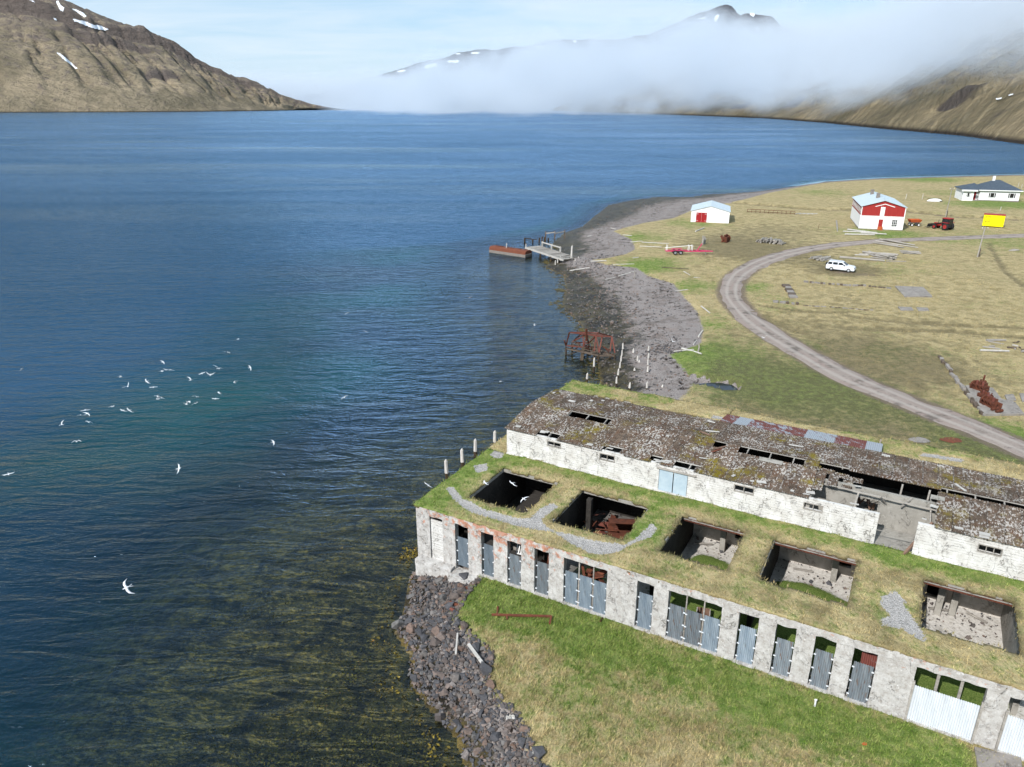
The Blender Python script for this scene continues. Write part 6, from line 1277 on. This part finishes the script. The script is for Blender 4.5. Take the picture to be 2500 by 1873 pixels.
for (px, py, l, c) in ((2245, 1072, 'pale bare concrete patch in the dark heath beside the road', 'concrete_slab'), (2322, 1073, 'red-brown rusty plate lying in the dark heath beside the road', 'rust_orange')):
    p = drop(px, py, .03); m = MB(); n = 14; m.v = [(math.cos(i*2*math.pi/n)*(.75+.2*random.random()), math.sin(i*2*math.pi/n)*(.5+.2*random.random()), 0) for i in range(n)]+[(0, 0, .05)]; m.f = [(i, (i+1) % n, n) for i in range(n)]; o = m.build('ground_plate', M[c]); o.location = p; tag(o, l, 'plate')
# trough and red sheet at the lower right corner
def trough():
    p = at(*c3(1490, 1495), 1.5); t = thing('metal_trough', 'rusty white metal crate with grey sheet at the lower right corner', 'crate', (p.x, p.y, 1.45), RANG)
    MB().bb(-.4, 1.6, -.3, .4, .05, .35).build('box', M['rust'], t); me = corr(1.6, .8, 10, .02, 1); me.materials.append(M['white_sheet']); o = link('lid_sheet', me, t); o.location = (0, -.35, .42); o.rotation_euler = (R(-8), 0, 0)
    MB().path([(-.45, -.32, 0), (-.45, -.32, .6), (.5, -.32, .62)], .03).build('handle', M['rust'], t)
trough()

# ------------------------------------------------------------------ inside the ruin
def tank():
    p = rw(11.2, 6.5, 1.75); t = thing('rusted_tank', 'torn rusty boiler shell lying in the second roof pit', 'tank', p, RANG+R(25)); m = MB(); n = 22; r_ = 1.05
    for i in range(n+1):
        a = R(-200+i*300/n); 
        for x in (-1.3, 0, 1.2): rr = r_*(1+.04*math.sin(i*1.7)); m.v.append((x+random.uniform(-.06, .06), rr*math.cos(a), .95+rr*math.sin(a)))
    m.f = [(i*3+j, i*3+j+1, (i+1)*3+j+1, (i+1)*3+j) for i in range(n) for j in range(2) if not (i in (9, 10, 11) and j == 1)]
    o = m.build('shell', M['rust'], t); s = o.modifiers.new('thick', 'SOLIDIFY'); s.thickness = .04
    for a in (-150, -60, 40): MB().add([(1.2, r_*math.cos(R(a)), .95+r_*math.sin(R(a))), (1.2, r_*math.cos(R(a+30)), .95+r_*math.sin(R(a+30))), (1.75, r_*.5*math.cos(R(a+12)), 1.2+r_*.9*math.sin(R(a+12)))], [(0, 1, 2)]).build('torn_flap', M['rust_red'], t)
tank()
def scrapheap(u0, u1, v0, v1, z, n, label, mats, seed):
    rr = random.Random(seed)
    for i in range(n):
        p = rw(rr.uniform(u0, u1), rr.uniform(v0, v1), z+rr.random()*.7); m = MB(); L_ = rr.uniform(.5, 1.4); m.beam((-L_/2, 0, 0), (L_/2, 0, rr.uniform(-.1, .3)), rr.uniform(.06, .35), rr.uniform(.03, .08))
        o = m.build('scrap_metal', M[rr.choice(mats)]); o.location = p; o.rotation_euler = (rr.uniform(-.6, .6), rr.uniform(-.5, .5), rr.uniform(0, 6.3)); tag(o, label, 'scrap', label.split(' ', 1)[1])
scrapheap(8.0, 10.2, 6.0, 8.4, 1.85, 24, 'rusty scrap heaped at the left side of the second pit', ['rust', 'rust_red'], 3); scrapheap(9.9, 12.2, 1.0, 2.6, 2.2, 18, 'rusty scrap heaped behind the first triple gate', ['rust', 'rust_orange', 'rust_red'], 5); scrapheap(8.0, 8.8, .7, 1.5, 2.6, 3, 'rusty plate behind the fifth gate', ['rust'], 8)
def cables():
    p = rw(5.5, 5.6, 1.8); t = thing('cable_coil', 'tangle of pale cable coils at the right side of the first pit', 'cable', p, RANG)
    for k in range(9):
        r_ = random.uniform(.35, .6); c = Vector((random.uniform(-.3, .2), random.uniform(-.8, .8), 1.6+random.uniform(-.2, .3))); tl = Matrix.Rotation(random.uniform(-.6, .2), 3, 'X') @ Matrix.Rotation(random.uniform(-.7, .1), 3, 'Y'); MB().path([c+tl @ Vector((r_*math.cos(a), r_*math.sin(a), 0)) for a in np.linspace(0, 6.28, 17)], .018, 5).build('loop', M['bleached'], t)
    m = MB(); m.prism([(-.9, -.2), (.45, -.2), (.45, 2.0), (.1, 1.9)], 'y', -2.6, 1.1); m.build('rubble_ramp', M['concrete_slab'], t)
cables()
def wheelbarrow():
    p = rw(17.2, 1.9, 1.9); t = thing('wooden_box', 'open rusty box with pale rim on grass behind the second triple gate', 'box', p, RANG+R(12))
    MB().bb(-.32, .32, -.3, .3, 0, .04).build('base', M['rust'], t)
    for q in ((-.36, -.32, -.3, .3), (.32, .36, -.3, .3)): MB().bb(q[0], q[1], q[2], q[3], 0, .5).build('side', M['bleached'], t)
    for q in ((-.3, -.34), (.3, .34)): MB().bb(-.36, .36, min(q), max(q), 0, .5).build('side', M['brick'], t)
wheelbarrow()
t = thing('slotted_grille', 'pale slotted metal grille leaning behind the fourth gate', 'grille', rw(6.55, .9, 1.6), RANG)
for i in range(6): MB().beam((-.35+.14*i, .1*i*.2, 1.5), (-.35+.14*i, .35, 2.35), .06, .03).build('slat', M['white_paint'], t)
for z in (1.5, 2.35): MB().beam((-.4, .0 if z < 2 else .35, z), (.42, .1 if z < 2 else .35, z), .06, .05).build('rim_bar', M['white_paint'], t)

# ------------------------------------------------------------------ snow lying on the hills
from mathutils.bvhtree import BVHTree
BVH = {k: BVHTree.FromPolygons([tuple(v) for v in V.reshape(-1, 3)], [tuple(p.vertices) for p in o.data.polygons]) for k, (o, V) in HILLS.items()}
def snow(hname, outline):
    """a patch of snow draped over the slope inside an outline"""
    o0 = HILLS[hname][0]; bv = BVH[hname]; P = np.array(outline, float); x0, y0 = P.min(0); x1, y1 = P.max(0); n = 30; m = MB(); X_, Y_ = np.meshgrid(np.linspace(x0, x1, n+1), np.linspace(y0, y1, n+1)); idx = {}
    ins = sdist(X_.ravel(), Y_.ravel(), outline)+(fbm(X_.ravel()*.5, Y_.ravel()*.8, 3)-.5)*3.0; st = max(x1-x0, y1-y0)/n
    for j, (a, b, d) in enumerate(zip(X_.ravel(), Y_.ravel(), ins)):
        if d < -st*.4: continue
        q = Vector(sky_pt(a, b, 1000.)); cpos = Vector((0, 0, CAM_H)); r_ = bv.ray_cast(cpos, (q-cpos).normalized())
        if r_[0] is None: continue
        nrm = r_[1] if r_[1].dot(q-cpos) < 0 else -r_[1]; p = r_[0]+nrm*(2.0 if hname != 'far_peak' else 6); idx[j] = len(m.v); m.v.append(tuple(p))
    for j in range(n):
        for i in range(n):
            q = [j*(n+1)+i, j*(n+1)+i+1, (j+1)*(n+1)+i+1, (j+1)*(n+1)+i]
            if all(k in idx for k in q) and ins[q].max() > 0: m.f.append(tuple(idx[k] for k in q))
    if m.f:
        o = m.build('snow_patch', M['snow'], o0, smooth=True)
cl_ = lambda x, y: (x/2.458, y/2.458); cm = lambda x, y: (800+x/2.458, y/2.458); cr_ = lambda x, y: (1600+x/2.458, y/2.458)
for pts in (((335, 8), (352, 8), (365, 35), (388, 50), (378, 72), (360, 62), (345, 32)), ((430, 55), (455, 58), (500, 80), (520, 100), (508, 106), (470, 82)), ((438, 115), (520, 132), (560, 152), (600, 155), (650, 178), (630, 184), (560, 172), (500, 148), (445, 128)), ((175, 0), (205, 8), (210, 18), (190, 8)), ((320, 110), (335, 112), (342, 127), (328, 122)), ((338, 318), (358, 322), (420, 370), (468, 412), (455, 416), (400, 375))):
    snow('hill_left', [cl_(*q) for q in pts])
for pts in (((415, 428), (466, 420), (468, 428), (420, 437)), ((575, 400), (600, 390), (655, 378), (662, 398), (600, 415), (585, 412)), ((715, 368), (760, 362), (793, 365), (780, 378), (725, 376)), ((1140, 285), (1160, 268), (1240, 262), (1230, 276)), ((1240, 290), (1265, 275), (1310, 285), (1300, 294)), ((1325, 280), (1342, 277), (1342, 290), (1328, 290)), ((1165, 312), (1210, 308), (1210, 318), (1180, 322)), ((1030, 435), (1055, 410), (1065, 425), (1090, 432), (1060, 446), (1035, 455)), ((1195, 400), (1230, 404), (1262, 406), (1260, 413), (1210, 414)), ((1470, 245), (1490, 240), (1495, 256), (1478, 258)), ((770, 322), (795, 320), (795, 327), (772, 328)), ((860, 318), (912, 314), (912, 322), (862, 324))):
    snow('far_mountain', [cm(*q) for q in pts])
for pts in (((350, 128), (360, 95), (380, 88), (382, 100), (365, 135)), ((262, 112), (298, 106), (298, 112), (265, 118)), ((283, 132), (295, 118), (300, 122), (288, 136)), ((565, 85), (580, 72), (598, 88), (590, 104), (572, 98)), ((95, 215), (140, 200), (200, 200), (250, 195), (245, 215), (190, 230), (110, 235)), ((600, 165), (612, 162), (625, 190), (615, 192))):
    snow('far_peak', [cr_(*q) for q in pts])
for pts in (((2120, 580), (2150, 573), (2152, 579), (2125, 585)), ((2045, 604), (2080, 596), (2082, 603), (2050, 609))): snow('hill_right', [cr_(*q) for q in pts])

# ------------------------------------------------------------------ terns
M['bird'] = mat_simple('white_feathers', alb(244, 244, 246, .85), alb(232, 234, 238, .85), 20, .7, .02)
def tern_mesh(dih, sweep, fold):
    bm = bmesh.new(); prof = [(-.19, .004), (-.15, .022), (-.06, .042), (.04, .045), (.11, .032), (.15, .024), (.19, .006)]; n = 8; rings = []
    for x, r_ in prof: rings.append([bm.verts.new((x, r_*math.cos(2*math.pi*i/n), r_*.9*math.sin(2*math.pi*i/n))) for i in range(n)])
    for a, b in zip(rings[:-1], rings[1:]):
        for i in range(n): bm.faces.new((a[i], a[(i+1) % n], b[(i+1) % n], b[i]))
    bm.faces.new(rings[0][::-1]); bm.faces.new(rings[-1])
    for s in (-1, 1):
        sec = [(0, .06, -.07, .02), (.17, .09, -.05, .02+.17*math.sin(dih)), (.34, .02, -.08-sweep*.3, .02+.17*math.sin(dih)+.17*math.sin(dih-fold)), (.48, -.13-sweep, -.15-sweep, .02+.17*math.sin(dih)+.30*math.sin(dih-fold))]
        pv = None
        for y, lead, trail, z in sec:
            up = [bm.verts.new((lead, s*(y+.015), z)), bm.verts.new(((lead+trail)/2, s*(y+.015), z+.012)), bm.verts.new((trail, s*(y+.015), z)), bm.verts.new(((lead+trail)/2, s*(y+.015), z-.006))]
            if pv:
                for i in range(4): bm.faces.new((pv[i], pv[(i+1) % 4], up[(i+1) % 4], up[i]))
            pv = up
        t1 = [bm.verts.new(q) for q in ((-.16, s*.012, .006), (-.17, s*.035, .004), (-.34, s*.075, .004), (-.30, s*.05, .004))]; bm.faces.new(t1)
    bmesh.ops.recalc_face_normals(bm, faces=bm.faces[:]); me = bpy.data.meshes.new('tern'); bm.to_mesh(me); bm.free(); me.materials.append(M['bird']); me.polygons.foreach_set('use_smooth', [True]*len(me.polygons)); return me
TM = [tern_mesh(R(a), b, R(c)) for a, b, c in ((25, .04, 40), (50, .08, 20), (8, .1, 25), (-15, .02, -10), (35, .14, 60))]
def tern(px, py, label, group=None, z=None, s=.72, rz=None):
    z = random.uniform(2, 7) if z is None else z; q = at(px, py, z); o = link('tern', random.choice(TM)); o.location = q; o.scale = (s,)*3
    o.rotation_euler = (random.uniform(-.7, .7), random.uniform(-.3, .3), random.uniform(0, 6.28) if rz is None else rz); tag(o, label, 'bird', group)
FL = 'terns flocking over the fjord'
cB = lambda x, y: (x/2.011, 700+y/2.011)
for x, y in ((800, 369), (797, 416), (813, 408), (836, 408), (593, 443), (627, 491), (720, 466), (753, 494), (778, 542), (793, 545), (778, 552), (937, 459), (992, 426), (1033, 434), (1060, 391), (1075, 403), (1229, 397), (1120, 323), (1170, 258), (1152, 470), (1074, 520), (1057, 551), (965, 541), (929, 564), (917, 579), (961, 574), (553, 589), (600, 607), (634, 607), (418, 606), (428, 622), (395, 630), (303, 678), (434, 665), (377, 760)): tern(*cB(x, y), 'white tern in the '+('lower left tail' if x < 450 else 'left middle' if x < 700 else 'upper middle' if x < 900 and y < 520 else 'lower middle' if x < 900 else 'upper right' if y < 480 else 'lower right')+' of the flock over the water', FL)
for x, y, l in ((108, 403, 'lone white tern flying near the left edge above the flock'), (42, 921, 'white tern low at the left edge of the water'), (1343, 763, 'lone white tern over dark water right of the flock'), (880, 892, 'white tern alone below the flock over the green water'), (620, 1478, 'large near white tern over dark water at the lower left'), (2103, 976, 'white tern beside the left corner of the ruin'), (1798, 222, 'right one of two white terns high over the water'), (1702, 130, 'left one of two white terns high over the water'), (1690, 544, 'distant white tern skimming the water in the middle')): tern(*cB(x, y), l, s=.95 if y > 1200 else .72)
for x, y, z, l in ((575, 560, 6.2, 'white tern over the left side of the first roof pit'), (785, 562, 6.0, 'white tern over the middle of the first roof pit'), (870, 680, 5.0, 'white tern inside the first roof pit')): tern(*c1(x, y), l, z=z)
for x, y, l in ((1222, 931, 'white tern over the water above the long shed'), (1147, 726, 'white tern trailing ripples in the mid water'), (1305, 795, 'small white tern over the weedy shallows'), (1866, 825, 'white gull on the road bend'), (1642, 834, 'white gull standing on the gravel beach by the bank')): tern(x, y, l, z=1.9 if x > 1600 else 1.5)
